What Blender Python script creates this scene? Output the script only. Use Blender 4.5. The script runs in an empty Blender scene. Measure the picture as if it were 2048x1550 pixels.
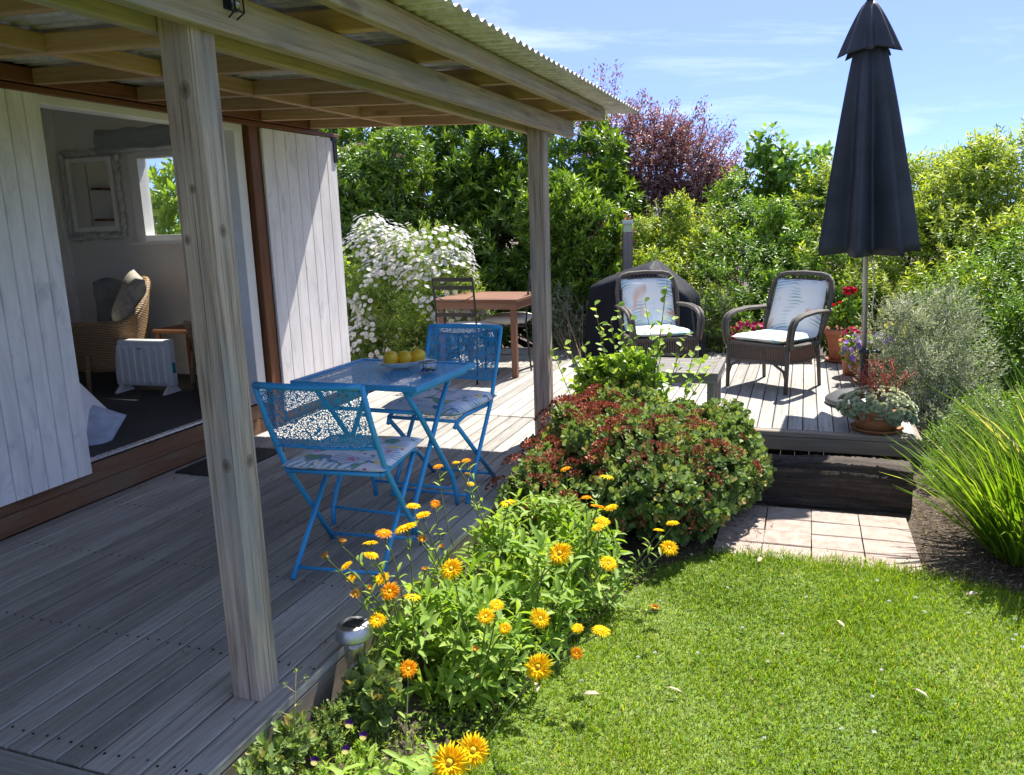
import bpy, math, random
import numpy as np
from mathutils import Matrix, Vector

# ------------------------------------------------------------------ camera, sky, sun, exposure
SC = bpy.context.scene
COL = SC.collection
PI = math.pi
rad = math.radians
EYE = 1.4                      # eye height above the deck boards (deck top is z = 0)
FPX = 1619.0                   # focal length in photograph pixels (2048 wide)

def cam_axes(yaw, pitch, roll):
    cy, sy, cp, sp = math.cos(yaw), math.sin(yaw), math.cos(pitch), math.sin(pitch)
    f = np.array([sy*cp, cy*cp, -sp]); r = np.array([cy, -sy, 0.0]); d = np.cross(f, r)
    c, s = math.cos(roll), math.sin(roll)
    return np.array([c*r + s*d, -s*r + c*d, f])
RC = cam_axes(rad(-19.94), rad(11.81), rad(1.84))
cam = bpy.data.cameras.new('camera'); cam_o = bpy.data.objects.new('camera', cam); COL.objects.link(cam_o)
cam.sensor_width = 36.0; cam.lens = 36.0*FPX/2048.0; cam.clip_end = 2000; cam.clip_start = 0.05
cam_o.matrix_world = Matrix(((RC[0][0], -RC[1][0], -RC[2][0], 0), (RC[0][1], -RC[1][1], -RC[2][1], 0),
                             (RC[0][2], -RC[1][2], -RC[2][2], EYE), (0, 0, 0, 1)))
SC.camera = cam_o

SUN_TO = Vector((0.155, 0.59, 1.0)).normalized()
SUN_EL = math.asin(SUN_TO.z); SUN_AZ = math.atan2(SUN_TO.x, SUN_TO.y)
sun = bpy.data.lights.new('sun', 'SUN'); sun.energy = 2.4; sun.angle = rad(0.53); sun.color = (1.0, 0.955, 0.88)
sun_o = bpy.data.objects.new('sun', sun); COL.objects.link(sun_o)
sun_o.rotation_euler = SUN_TO.to_track_quat('Z', 'Y').to_euler(); sun_o.location = (5, 10, 20)

W = bpy.data.worlds.new('World'); SC.world = W; W.use_nodes = True
wt = W.node_tree; wt.nodes.clear()
def wn(t, **k):
    n = wt.nodes.new(t)
    for a, b in k.items(): setattr(n, a, b)
    return n
sky = wn('ShaderNodeTexSky', sky_type='NISHITA', sun_disc=False, sun_elevation=SUN_EL, sun_rotation=SUN_AZ,
         air_density=0.5, dust_density=0.0, ozone_density=10.0, altitude=0)
tc = wn('ShaderNodeTexCoord'); mp = wn('ShaderNodeMapping'); mp.inputs['Scale'].default_value = (1.5, 2.8, 8.5)
mp.inputs['Rotation'].default_value = (0.0, rad(-24), rad(25))
nz = wn('ShaderNodeTexNoise'); nz.inputs['Scale'].default_value = 2.0; nz.inputs['Detail'].default_value = 9; nz.inputs['Roughness'].default_value = 0.62
nz.inputs['Distortion'].default_value = 0.7
cr = wn('ShaderNodeValToRGB'); cr.color_ramp.elements[0].position = 0.50; cr.color_ramp.elements[1].position = 0.84
cr.color_ramp.elements[0].color = (.27, .27, .27, 1); cr.color_ramp.elements[1].color = (0.75, 0.75, 0.75, 1)
mixc = wn('ShaderNodeMix', data_type='RGBA'); mixc.inputs['B'].default_value = (5.3, 6.1, 7.8, 1)
tint = wn('ShaderNodeMix', data_type='RGBA', blend_type='MULTIPLY'); tint.inputs['Factor'].default_value = 1.0; tint.inputs['B'].default_value = (.60, .68, 1.0, 1)
bg = wn('ShaderNodeBackground'); bg.inputs['Strength'].default_value = 0.05
wo = wn('ShaderNodeOutputWorld')
wl = wt.links.new
wl(tc.outputs['Generated'], mp.inputs['Vector']); wl(mp.outputs['Vector'], nz.inputs['Vector']); wl(nz.outputs['Fac'], cr.inputs['Fac'])
wl(cr.outputs['Color'], mixc.inputs['Factor']); wl(sky.outputs['Color'], tint.inputs['A']); wl(tint.outputs['Result'], mixc.inputs['A']); wl(mixc.outputs['Result'], bg.inputs['Color'])
wl(bg.outputs['Background'], wo.inputs['Surface'])

SC.view_settings.view_transform = 'Standard'; SC.view_settings.look = 'None'
SC.view_settings.exposure = 2.28; SC.view_settings.gamma = 1.0; SC.view_settings.use_curve_mapping = False
SC.cycles.max_bounces = 10; SC.cycles.diffuse_bounces = 8; SC.cycles.glossy_bounces = 2
SC.cycles.transmission_bounces = 6; SC.cycles.transparent_max_bounces = 12
SC.cycles.use_denoising = True
SC.cycles.caustics_reflective = False; SC.cycles.caustics_refractive = False

# ------------------------------------------------------------------ pixel -> place
def ray(x, y):
    return RC.T @ np.array([(x-1024)/FPX, (y-775)/FPX, 1.0])
def on_z(x, y, z):
    v = ray(x, y); v = v*((z-EYE)/v[2]); return Vector((v[0], v[1], v[2]+EYE))
def on_x(x, y, X):
    v = ray(x, y); v = v*(X/v[0]); return Vector((v[0], v[1], v[2]+EYE))
def on_y(x, y, Y):
    v = ray(x, y); v = v*(Y/v[1]); return Vector((v[0], v[1], v[2]+EYE))

# ------------------------------------------------------------------ helpers
GZ = -0.28                      # lawn level
def tag(o, label=None, cat=None, group=None, kind=None):
    if label: o['label'] = label
    if cat: o['category'] = cat
    if group: o['group'] = group
    if kind: o['kind'] = kind
    return o
def empty(name, loc=(0, 0, 0), rz=0.0, label=None, cat=None, group=None, parent=None):
    o = bpy.data.objects.new(name, None); COL.objects.link(o); o.location = loc; o.rotation_euler = (0, 0, rz)
    o.empty_display_size = 0.1
    if parent: o.parent = parent
    return tag(o, label, cat, group)
def link(name, me, m=None, parent=None, loc=None, basis=None, smooth=False):
    if m is not None and not me.materials: me.materials.append(m)
    o = bpy.data.objects.new(name, me); COL.objects.link(o)
    if parent: o.parent = parent
    if loc is not None: o.location = loc
    if basis is not None: o.matrix_basis = basis
    if smooth: me.shade_smooth()
    return o
def copy_tree(o, parent=None):
    c = o.copy(); COL.objects.link(c); c.parent = parent
    for ch in o.children: copy_tree(ch, c)
    return c

class MB:
    def __init__(s): s.v = []; s.f = []
    def add(s, vs, fs):
        n = len(s.v); s.v.extend([tuple(v) for v in vs]); s.f.extend([tuple(i+n for i in f) for f in fs]); return s
    def box(s, a, b, bev=0.0):
        x0, y0, z0 = a; x1, y1, z1 = b
        v = [(x0, y0, z0), (x1, y0, z0), (x1, y1, z0), (x0, y1, z0), (x0, y0, z1), (x1, y0, z1), (x1, y1, z1), (x0, y1, z1)]
        return s.add(v, [(3, 2, 1, 0), (4, 5, 6, 7), (0, 1, 5, 4), (1, 2, 6, 5), (2, 3, 7, 6), (3, 0, 4, 7)])
    def tube(s, pts, r, n=8, cap=True, closed=False):
        pts = [Vector(p) for p in pts]; m = len(pts)
        rs = r if isinstance(r, (list, tuple)) else [r]*m
        t0 = (pts[1]-pts[0]).normalized()
        up = Vector((0, 0, 1)) if abs(t0.z) < 0.9 else Vector((1, 0, 0))
        nrm = t0.cross(up).normalized(); vs = []
        for i, p in enumerate(pts):
            if closed: t = (pts[(i+1) % m]-pts[i-1]).normalized()
            else: t = (pts[min(i+1, m-1)]-pts[max(i-1, 0)]).normalized()
            nrm = (nrm - t*nrm.dot(t)).normalized(); b = t.cross(nrm)
            for k in range(n):
                a = 2*PI*k/n; vs.append(p + (nrm*math.cos(a)+b*math.sin(a))*rs[i])
        fs = []
        for i in range(m if closed else m-1):
            j = (i+1) % m
            for k in range(n):
                fs.append((i*n+k, i*n+(k+1) % n, j*n+(k+1) % n, j*n+k))
        if cap and not closed:
            fs.append(tuple(range(n-1, -1, -1))); fs.append(tuple((m-1)*n+k for k in range(n)))
        return s.add(vs, fs)
    def lathe(s, prof, n=28, c=(0, 0, 0), wob=None):
        vs = []; m = len(prof)
        for (r, z) in prof:
            for k in range(n):
                a = 2*PI*k/n; q = r*(wob(a, z) if wob else 1.0)
                vs.append((c[0]+q*math.cos(a), c[1]+q*math.sin(a), c[2]+z))
        fs = [(i*n+k, i*n+(k+1) % n, (i+1)*n+(k+1) % n, (i+1)*n+k) for i in range(m-1) for k in range(n)]
        fs.append(tuple(range(n-1, -1, -1))); fs.append(tuple((m-1)*n+k for k in range(n)))
        return s.add(vs, fs)
    def mesh(s, name):
        me = bpy.data.meshes.new(name); me.from_pydata(s.v, [], s.f); me.update(); return me
    def obj(s, name, m, parent=None, smooth=False, loc=None, basis=None):
        return link(name, s.mesh(name), m, parent, loc, basis, smooth)

_bars = {}
def bar_mesh(L, w, h, bev, m, seg=1):
    key = (round(L, 3), round(w, 4), round(h, 4), bev, m.name if m else '')
    if key in _bars: return _bars[key]
    mb = MB(); hl, hw, hh = L/2, w/2, h/2; b = min(bev, hw*0.45, hh*0.45)
    prof = [(-hw+b, -hh), (hw-b, -hh), (hw, -hh+b), (hw, hh-b), (hw-b, hh), (-hw+b, hh), (-hw, hh-b), (-hw, -hh+b)]
    vs = [(x, y, z) for x in (-hl, hl) for (y, z) in prof]
    fs = [(k, (k+1) % 8, 8+(k+1) % 8, 8+k) for k in range(8)]
    fs = [tuple(reversed(f)) for f in fs]
    fs += [tuple(range(8)), tuple(range(15, 7, -1))]
    mb.add(vs, fs); me = mb.mesh('timber'); 
    if m: me.materials.append(m)
    _bars[key] = me; return me
def bar(name, parent, p0, p1, w, h, m, up=(0, 0, 1), bev=0.003, roll=0.0):
    """a sawn timber: local X runs p0 -> p1, h is measured along `up`, w across it"""
    p0, p1 = Vector(p0), Vector(p1); x = (p1-p0); L = x.length; x.normalize()
    z = Vector(up); z = (z - x*z.dot(x)).normalized(); y = z.cross(x)
    me = bar_mesh(L, w, h, bev, m)
    M = Matrix.Translation((p0+p1)/2) @ Matrix((x, y, z)).transposed().to_4x4()
    if roll: M = M @ Matrix.Rotation(roll, 4, 'X')
    return link(name, me, None, parent, basis=M)

def np_mesh(name, V, F, rnd=None, smooth=False):
    V = np.ascontiguousarray(V, np.float32).reshape(-1, 3); F = np.ascontiguousarray(F, np.int32)
    me = bpy.data.meshes.new(name); n, k = F.shape
    me.vertices.add(len(V)); me.vertices.foreach_set('co', V.ravel())
    me.loops.add(n*k); me.loops.foreach_set('vertex_index', F.ravel())
    me.polygons.add(n); me.polygons.foreach_set('loop_start', np.arange(0, n*k, k, dtype=np.int32))
    me.update(calc_edges=True)
    if rnd is not None:
        a = me.attributes.new('rnd', 'FLOAT', 'FACE'); a.data.foreach_set('value', np.ascontiguousarray(rnd, np.float32))
    if smooth: me.shade_smooth()
    return me

# leaf templates: (along, across, lift) with triangles
T4 = (np.array([(0, 0, 0), (.45, .5, .07), (1, 0, -.08), (.45, -.5, .07)]), np.array([(0, 1, 2), (0, 2, 3)]))
T8 = (np.array([(0, 0, 0), (.35, .46, .06), (.35, -.46, .06), (.35, 0, 0), (.75, .36, .01), (.75, -.36, .01), (.75, 0, -.05), (1, 0, -.16)]),
      np.array([(0, 3, 1), (0, 2, 3), (1, 3, 6), (1, 6, 4), (3, 2, 5), (3, 5, 6), (4, 6, 7), (6, 5, 7)]))
TR = (np.array([(0, 0, 0), (.28, .30, .05), (.62, .5, .10), (.92, .34, .09), (1.0, 0, .06), (.92, -.34, .09), (.62, -.5, .10), (.28, -.30, .05), (.6, 0, -.02)]),
      np.array([(8, 0, 1), (8, 1, 2), (8, 2, 3), (8, 3, 4), (8, 4, 5), (8, 5, 6), (8, 6, 7), (8, 7, 0)]))
TQ = (np.array([(0, 0, 0), (.55, .46, .10), (.95, .30, .10), (.95, -.30, .10), (.55, -.46, .10)]), np.array([(0, 1, 2), (0, 2, 3), (0, 3, 4)]))
TB = (np.array([(0, .5, 0), (0, -.5, 0), (.4, .42, .04), (.4, -.42, .04), (.75, .26, .0), (.75, -.26, .0), (1, 0, -.09)]),
      np.array([(0, 1, 3), (0, 3, 2), (2, 3, 5), (2, 5, 4), (4, 5, 6)]))
def norm(a): return a/np.maximum(np.linalg.norm(a, axis=-1, keepdims=True), 1e-9)
def leaves(P, A, N, L, Wd, T, rnd):
    """place a leaf template at P, running along A with its face towards N"""
    A = norm(A); N = norm(N - A*(N*A).sum(1, keepdims=True)); B = np.cross(N, A)
    tv, tf = T; L = np.asarray(L)[:, None, None]; Wd = np.asarray(Wd)[:, None, None]
    V = P[:, None, :] + L*tv[None, :, 0:1]*A[:, None, :] + Wd*tv[None, :, 1:2]*B[:, None, :] + L*tv[None, :, 2:3]*N[:, None, :]
    n, m = len(P), len(tv)
    F = (tf[None] + (np.arange(n)*m)[:, None, None]).reshape(-1, 3)
    return V.reshape(-1, 3), F, np.repeat(rnd, len(tf))
def join_np(parts):
    Vs, Fs, Rs, o = [], [], [], 0
    for V, F, R in parts:
        Vs.append(V); Fs.append(F+o); Rs.append(R); o += len(V)
    return np.concatenate(Vs), np.concatenate(Fs), np.concatenate(Rs)
class Noise3:
    def __init__(s, rng, f, n=14):
        s.k = norm(rng.normal(size=(n, 3)))*f*rng.uniform(.5, 1.6, (n, 1)); s.p = rng.uniform(0, 6.28, n); s.n = n
    def __call__(s, P): return np.sin(P @ s.k.T + s.p).sum(1)/math.sqrt(s.n/2)/1.6
def sphere_dirs(rng, n): return norm(rng.normal(size=(n, 3)))
def twig_points(rng, blobs, n, lump=.18, freq=2.4, shell=.62, zmin=GZ+.02, zbias=0.0):
    """points near the surface of a union of lumpy ellipsoids, with the outward direction"""
    C = np.array([b[0] for b in blobs], float); R = np.array([b[1] if hasattr(b[1], '__len__') else (b[1],)*3 for b in blobs], float)
    wgt = (R[:, 0]*R[:, 1]+R[:, 1]*R[:, 2]+R[:, 0]*R[:, 2]); wgt = wgt/wgt.sum()
    nf = Noise3(rng, freq); P, D = [], []; tot = 0
    while tot < n:
        k = n*2; i = rng.choice(len(C), k, p=wgt); d = sphere_dirs(rng, k)
        d[:, 2] += zbias; d = norm(d)
        u = shell + (1-shell)*rng.random(k)**.55
        p = C[i] + d*R[i]*u[:, None]
        p = C[i] + (p-C[i])*(1+lump*nf(p))[:, None]
        q = ((p[:, None, :]-C[None])/R[None]); q = (q**2).sum(2); q[np.arange(k), i] = 9
        ok = (q.min(1) > (shell*.85)**2) & (p[:, 2] > zmin)
        P.append(p[ok]); D.append(norm(d[ok]/R[i][ok])); tot += ok.sum()
    P = np.concatenate(P)[:n]; D = np.concatenate(D)[:n]
    return P, D
def foliage(rng, blobs, twigs, per, L, Wd, T=T4, tilt=55, up=.45, span=.10, jit=.25, droop=0.0, tint=(.0, 1.0), **kw):
    """whorls of leaves along short twigs that grow out of the blobs' surfaces"""
    P, D = twig_points(rng, blobs, twigs, **kw)
    ax = norm(D + np.array([0, 0, up]) + rng.normal(size=D.shape)*jit)
    n = len(P)*per; i = np.repeat(np.arange(len(P)), per); j = np.tile(np.arange(per), len(P))
    a = ax[i]; h = norm(np.cross(a, np.where(np.abs(a[:, 2:3]) < .9, np.array([[0, 0, 1.]]), np.array([[1., 0, 0]])))); g = np.cross(a, h)
    ph = j*2.39996 + np.repeat(rng.uniform(0, 6.28, len(P)), per) + rng.normal(size=n)*.25
    rd = h*np.cos(ph)[:, None] + g*np.sin(ph)[:, None]
    frac = (j+.5)/per; tl = np.radians(tilt*(1.15-.55*frac) + rng.normal(size=n)*9)
    A = a*np.cos(tl)[:, None] + rd*np.sin(tl)[:, None]; A[:, 2] -= droop; A = norm(A)
    Nn = a*np.sin(tl)[:, None] - rd*np.cos(tl)[:, None] + rng.normal(size=(n, 3))*.12
    base = P[i] + a*((frac-.75)*span)[:, None]
    sz = rng.uniform(.72, 1.18, n)*np.repeat(rng.uniform(.8, 1.15, len(P)), per)
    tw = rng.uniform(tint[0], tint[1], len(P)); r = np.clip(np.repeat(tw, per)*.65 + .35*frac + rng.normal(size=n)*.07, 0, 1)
    return leaves(base, A, Nn, L*sz, Wd*sz, T, r), P, ax
def stems_mb(rng, base, targets, r0=.012, r1=.003, n=5, sag=.15, k=5):
    mb = MB()
    for t in targets:
        b = Vector(base) + Vector((rng.normal()*.06, rng.normal()*.06, 0)); t = Vector(t); pts = []
        mid = Vector((b.x*.55+t.x*.45, b.y*.55+t.y*.45, b.z*.4+t.z*.6)) + Vector(rng.normal(size=3)*sag*(t-b).length*.4)
        for q in range(k+1):
            u = q/k; pts.append(b*(1-u)**2 + mid*2*u*(1-u) + t*u*u)
        mb.tube(pts, [r0+(r1-r0)*q/k for q in range(k+1)], n)
    return mb

# ------------------------------------------------------------------ materials
class NT:
    def __init__(s, name):
        s.m = bpy.data.materials.new(name); s.m.use_nodes = True; s.t = s.m.node_tree; s.t.nodes.clear()
        s.out = s.n('ShaderNodeOutputMaterial'); s.b = s.n('ShaderNodeBsdfPrincipled'); s.l(s.b.outputs[0], s.out.inputs[0])
    def n(s, t, **k):
        q = s.t.nodes.new(t)
        for a, b in k.items(): setattr(q, a, b)
        return q
    def l(s, a, b): s.t.links.new(a, b)
    def val(s, sock, v):
        if hasattr(v, 'is_linked') or isinstance(v, bpy.types.NodeSocket): s.l(v, sock)
        else:
            if isinstance(v, tuple) and len(v) == 3 and sock.type == 'RGBA': v = (*v, 1)
            sock.default_value = v
    def math(s, op, a, b=0.0, c=None):
        q = s.n('ShaderNodeMath', operation=op); s.val(q.inputs[0], a); s.val(q.inputs[1], b)
        if c is not None: s.val(q.inputs[2], c)
        return q.outputs[0]
    def mix(s, f, a, b, blend='MIX'):
        q = s.n('ShaderNodeMix', data_type='RGBA', blend_type=blend); s.val(q.inputs['Factor'], f); s.val(q.inputs['A'], a); s.val(q.inputs['B'], b)
        return q.outputs['Result']
    def ramp(s, f, stops, interp='LINEAR'):
        q = s.n('ShaderNodeValToRGB'); s.l(f, q.inputs[0]); e = q.color_ramp.elements; q.color_ramp.interpolation = interp
        while len(e) < len(stops): e.new(.5)
        for x, (p, c) in zip(e, stops):
            x.position = p; x.color = (*c, 1) if hasattr(c, '__len__') else (c, c, c, 1)
        return q.outputs[0]
    def coords(s, scale=(1, 1, 1), which='Object', rand=0.0, rot=(0, 0, 0)):
        t = s.n('ShaderNodeTexCoord'); m = s.n('ShaderNodeMapping'); m.inputs['Scale'].default_value = scale; m.inputs['Rotation'].default_value = rot
        s.l(t.outputs[which], m.inputs['Vector'])
        if rand:
            o = s.n('ShaderNodeObjectInfo'); c = s.n('ShaderNodeCombineXYZ'); v = s.math('MULTIPLY', o.outputs['Random'], rand)
            for i in range(3): s.l(v, c.inputs[i])
            s.l(c.outputs[0], m.inputs['Location'])
        return m.outputs[0]
    def noise(s, vec, scale, detail=4, rough=.55, dist=0.0):
        q = s.n('ShaderNodeTexNoise'); s.l(vec, q.inputs['Vector']); q.inputs['Scale'].default_value = scale
        q.inputs['Detail'].default_value = detail; q.inputs['Roughness'].default_value = rough; q.inputs['Distortion'].default_value = dist
        return q.outputs['Fac']
    def bump(s, h, strength=.3, dist=.01):
        q = s.n('ShaderNodeBump'); q.inputs['Strength'].default_value = strength; q.inputs['Distance'].default_value = dist
        s.l(h, q.inputs['Height']); s.l(q.outputs[0], s.b.inputs['Normal']); return q
    def rnd(s): return s.n('ShaderNodeObjectInfo').outputs['Random']

def paint(name, col, rough=.5, metal=0.0, var=.12, scale=9, bump=.05, spec=.5):
    N = NT(name); v = N.coords(rand=3.0); f = N.noise(v, scale, 5, .6)
    lo = [c*(1-var) for c in col]; hi = [min(1, c*(1+var)) for c in col]
    N.l(N.ramp(f, [(.3, lo), (.7, hi)]), N.b.inputs['Base Color'])
    N.l(N.ramp(N.noise(v, scale*3, 3), [(.3, max(0, rough-.08)), (.7, min(1, rough+.08))]), N.b.inputs['Roughness'])
    N.b.inputs['Metallic'].default_value = metal; N.b.inputs['Specular IOR Level'].default_value = spec
    if bump: N.bump(N.noise(v, scale*12, 3), bump, .004)
    return N.m
def wood(name, cols, rough=.75, grain=1.0, var=.25, stain=None, knots=0.0, bump=.35, wear=None, tight=.0, crack=0.0, knots_at=()):
    """sawn timber, grain along local X; cols = dark, mid, light"""
    N = NT(name); v = N.coords((1.1, 17*grain, 17*grain), rand=37.0)
    g = N.noise(v, 2.2, 9, .66, .35)
    v2 = N.coords((.7, 70*grain, 70*grain), rand=19.0); fine = N.noise(v2, 3.0, 4, .7)
    h = N.math('ADD', N.math('MULTIPLY', g, .65), N.math('MULTIPLY', fine, .35))
    c = N.ramp(h, [(.30+tight, cols[0]), (.50, cols[1]), (.68-tight, cols[2])])
    vb = N.coords((1.6, 3.5, 3.5), rand=23.0); big = N.noise(vb, 1.4, 4, .6)
    c = N.mix(N.math('MULTIPLY', big, .35), c, cols[0])
    if stain: c = N.mix(N.ramp(N.noise(N.coords((1.2, 4, 4), rand=51.0), 1.5, 5, .65), [(.48, 0.0), (.66, stain[1])]), c, stain[0] + (1,) if len(stain[0]) == 3 else stain[0])
    if wear:
        w = N.noise(N.coords((3.2, 60, 60), rand=71.0), 2.4, 6, .7)
        c = N.mix(N.ramp(w, [(.60, 0.0), (.66, wear[1])]), c, wear[0]+(1,))
    if crack:
        w2 = N.noise(N.coords((.55, 95, 95), rand=91.0), 1.6, 3, .5)
        c = N.mix(N.ramp(w2, [(.63, 0.0), (.68, crack)]), c, (cols[0][0]*.45, cols[0][1]*.42, cols[0][2]*.40, 1))
    if knots:
        vo = N.n('ShaderNodeTexVoronoi', feature='F1'); N.l(N.coords((2.2, 9.0, 9.0), rand=11.0), vo.inputs['Vector']); vo.inputs['Scale'].default_value = 1.0
        kn = N.ramp(vo.outputs['Distance'], [(.0, 1.0), (.10, .75), (.17, 0.0)])
        c = N.mix(N.math('MULTIPLY', kn, knots), c, (cols[0][0]*.5, cols[0][1]*.42, cols[0][2]*.36, 1))
    for (kx, ky, kz, kr) in knots_at:
        tcx = N.n('ShaderNodeTexCoord'); mpx = N.n('ShaderNodeMapping', vector_type='TEXTURE'); mpx.inputs['Location'].default_value = (kx, ky, kz); mpx.inputs['Scale'].default_value = (kr*1.35, kr, kr)
        N.l(tcx.outputs['Object'], mpx.inputs['Vector']); ln = N.n('ShaderNodeVectorMath', operation='LENGTH'); N.l(mpx.outputs[0], ln.inputs[0]); dd = N.math('ADD', ln.outputs['Value'], N.math('MULTIPLY', fine, .25))
        c = N.mix(N.ramp(dd, [(.25, .9), (.42, .55), (.52, .85), (.60, .35), (.80, .5), (1.05, 0.0)]), c, (cols[0][0]*.5, cols[0][1]*.40, cols[0][2]*.32, 1))
    m = N.math('ADD', N.math('MULTIPLY', N.rnd(), 2*var), 1-var)
    q = N.n('ShaderNodeVectorMath', operation='SCALE'); N.l(c, q.inputs[0]); N.l(m, q.inputs['Scale'])
    N.l(q.outputs[0], N.b.inputs['Base Color']); N.b.inputs['Roughness'].default_value = rough; N.b.inputs['Specular IOR Level'].default_value = .3
    N.bump(h, bump, .004)
    return N.m
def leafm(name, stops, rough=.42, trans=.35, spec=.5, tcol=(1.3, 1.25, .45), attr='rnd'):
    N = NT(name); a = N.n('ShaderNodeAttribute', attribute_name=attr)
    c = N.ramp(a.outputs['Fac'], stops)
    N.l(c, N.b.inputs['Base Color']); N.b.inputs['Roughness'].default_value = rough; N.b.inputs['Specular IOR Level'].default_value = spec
    t = N.n('ShaderNodeBsdfTranslucent'); N.l(N.mix(1.0, c, (*tcol, 1), 'MULTIPLY'), t.inputs['Color'])
    s = N.n('ShaderNodeMixShader'); s.inputs[0].default_value = trans
    N.l(N.b.outputs[0], s.inputs[1]); N.l(t.outputs[0], s.inputs[2]); N.l(s.outputs[0], N.out.inputs[0])
    return N.m

M = {}
M['deck'] = wood('deck_timber', [(.22, .205, .18), (.34, .318, .28), (.45, .425, .385)], .8, 1.9, .24, stain=((.43, .42, .395), .6), wear=((.10, .09, .08), .75), bump=.7, tight=.05, crack=.6)
M['fascia'] = wood('fascia_timber', [(.16, .13, .10), (.25, .21, .165), (.33, .29, .23)], .8, 1.0, .1)
M['post'] = wood('weathered_post', [(.19, .135, .105), (.46, .355, .28), (.60, .49, .40)], .85, 1.5, .08, stain=((.28, .285, .29), .6), knots=1.0, bump=.7, tight=.08, crack=.7)
def _kn(px, py, face):
    if face == 'f': p = on_y(px, py, 1.795)
    else: v_ = ray(px, py); v_ = v_*(-1.489/v_[0]); p = Vector((v_[0], v_[1], v_[2]+EYE))
    return (p.z-1.0, p.x+1.540, p.y-1.845)
M['post_near'] = wood('weathered_knotty_post', [(.19, .135, .105), (.46, .355, .28), (.60, .49, .40)], .85, 1.5, .08, stain=((.28, .285, .29), .6), bump=.7, tight=.08, crack=.7, knots_at=[_kn(370, 180, 'f')+(.022,), _kn(453, 932, 'f')+(.020,), _kn(385, 378, 'f')+(.013,), _kn(375, 480, 'f')+(.014,), _kn(446, 462, 's')+(.018,), _kn(500, 922, 's')+(.020,)])
M['rafter'] = wood('rafter_timber', [(.29, .165, .09), (.50, .315, .18), (.60, .42, .27)], .7, 1.3, .2, knots=.7, bump=.25)
M['beam'] = wood('beam_timber', [(.27, .19, .135), (.50, .385, .285), (.60, .50, .40)], .78, 1.3, .1, stain=((.25, .26, .25), .6), knots=.6, bump=.5, tight=.05, crack=.5)
M['redwood'] = wood('stained_red_brown_timber', [(.09, .032, .012), (.19, .075, .03), (.27, .12, .055)], .5, .7, .1, bump=.2)
M['plinth'] = wood('plinth_boards', [(.11, .05, .025), (.20, .10, .052), (.28, .155, .09)], .7, .6, .1, stain=((.20, .16, .11), .5), bump=.3)
M['sleeper'] = wood('old_sleeper', [(.012, .009, .007), (.06, .045, .035), (.16, .125, .10)], .85, .45, .1, bump=1.0)
M['brown'] = wood('brown_table_timber', [(.14, .065, .038), (.22, .11, .07), (.29, .16, .105)], .5, .8, .08, bump=.15)
M['slat'] = wood('grey_slat_timber', [(.13, .115, .105), (.21, .19, .175), (.29, .265, .245)], .65, 1.0, .12, bump=.3)

def whitewash():
    N = NT('whitewashed_boards'); v = N.coords((1.3, 6, 6), rand=29.0)
    c = N.ramp(N.noise(v, 1.6, 6, .62, .6), [(.32, (.69, .655, .645)), (.55, (.84, .80, .79)), (.75, (.90, .865, .855))])
    g = N.noise(N.coords((1, 60, 60), rand=13.0), 3, 4, .7)
    c = N.mix(N.ramp(g, [(.5, 0.0), (.75, .35)]), c, (.48, .46, .44, 1))
    b = N.noise(N.coords((2.4, 5, 5), rand=41.0), 1.2, 5, .7, 1.2)
    c = N.mix(N.ramp(b, [(.56, 0.0), (.70, .45)]), c, (.36, .365, .38, 1))
    N.l(c, N.b.inputs['Base Color']); N.b.inputs['Roughness'].default_value = .6; N.bump(g, .12, .003)
    return N.m
M['white'] = whitewash()
M['frame'] = paint('white_painted_joinery', (.80, .79, .76), .4, var=.05)
M['wall_in'] = paint('interior_wall_paint', (.72, .69, .635), .8, var=.05, scale=2)
M['ceil'] = paint('ceiling_paint', (.78, .77, .74), .8, var=.04)
M['carpet'] = paint('charcoal_carpet', (.055, .052, .05), .95, var=.35, scale=120, bump=.6)
M['alu'] = paint('threshold_strip', (.75, .75, .76), .3, .6, .05)
M['hinge'] = paint('black_iron', (.02, .02, .022), .5, .6)
M['blue'] = paint('blue_powder_coat', (.04, .335, .67), .33, 0.0, .10, 6, .03)
M['darkmetal'] = paint('dark_bronze_metal', (.035, .032, .03), .45, .4, .2)
M['rattan'] = None
M['terracotta'] = paint('terracotta', (.36, .125, .06), .75, var=.22, scale=7, bump=.15)
M['terracotta2'] = paint('weathered_terracotta', (.33, .15, .07), .8, var=.3, scale=5, bump=.2)
M['terracotta_pale'] = paint('bleached_terracotta', (.45, .27, .18), .85, var=.3, scale=6, bump=.2)
M['bbq'] = paint('black_cover_cloth', (.007, .009, .016), .7, 0, .25, 14, .1, .25)
M['umb'] = paint('charcoal_canvas', (.024, .028, .038), .6, 0, .35, 4, .10, .5)
M['pole'] = paint('grey_metal_pole', (.40, .40, .38), .35, .7, .05)
M['black'] = paint('black_plastic', (.015, .015, .017), .4)
M['basegrey'] = paint('grey_plastic_base', (.10, .10, .105), .45, 0, .1)
M['steel'] = paint('brushed_steel', (.50, .50, .51), .40, 1.0, .05, 20)
M['ceramic'] = paint('pale_ceramic', (.70, .68, .62), .25, var=.05)
M['rubber'] = paint('black_rubber_mat', (.018, .017, .017), .7, var=.4, scale=60, bump=.4)
M['heater'] = paint('white_heater_enamel', (.74, .75, .74), .4, var=.04)
M['quilt'] = paint('white_cotton', (.78, .77, .80), .85, var=.10, scale=3, bump=.1)
M['quilt2'] = paint('blue_white_cotton', (.42, .48, .60), .85, var=.25, scale=8, bump=.1)
M['teal'] = paint('teal_glaze', (.03, .25, .30), .2)
M['blind'] = paint('grey_blind_cloth', (.30, .32, .32), .85, var=.1, scale=30)
M['mirror_frame'] = paint('carved_silver_white_paint', (.55, .55, .52), .5, var=.2, scale=30, bump=.5)
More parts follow.
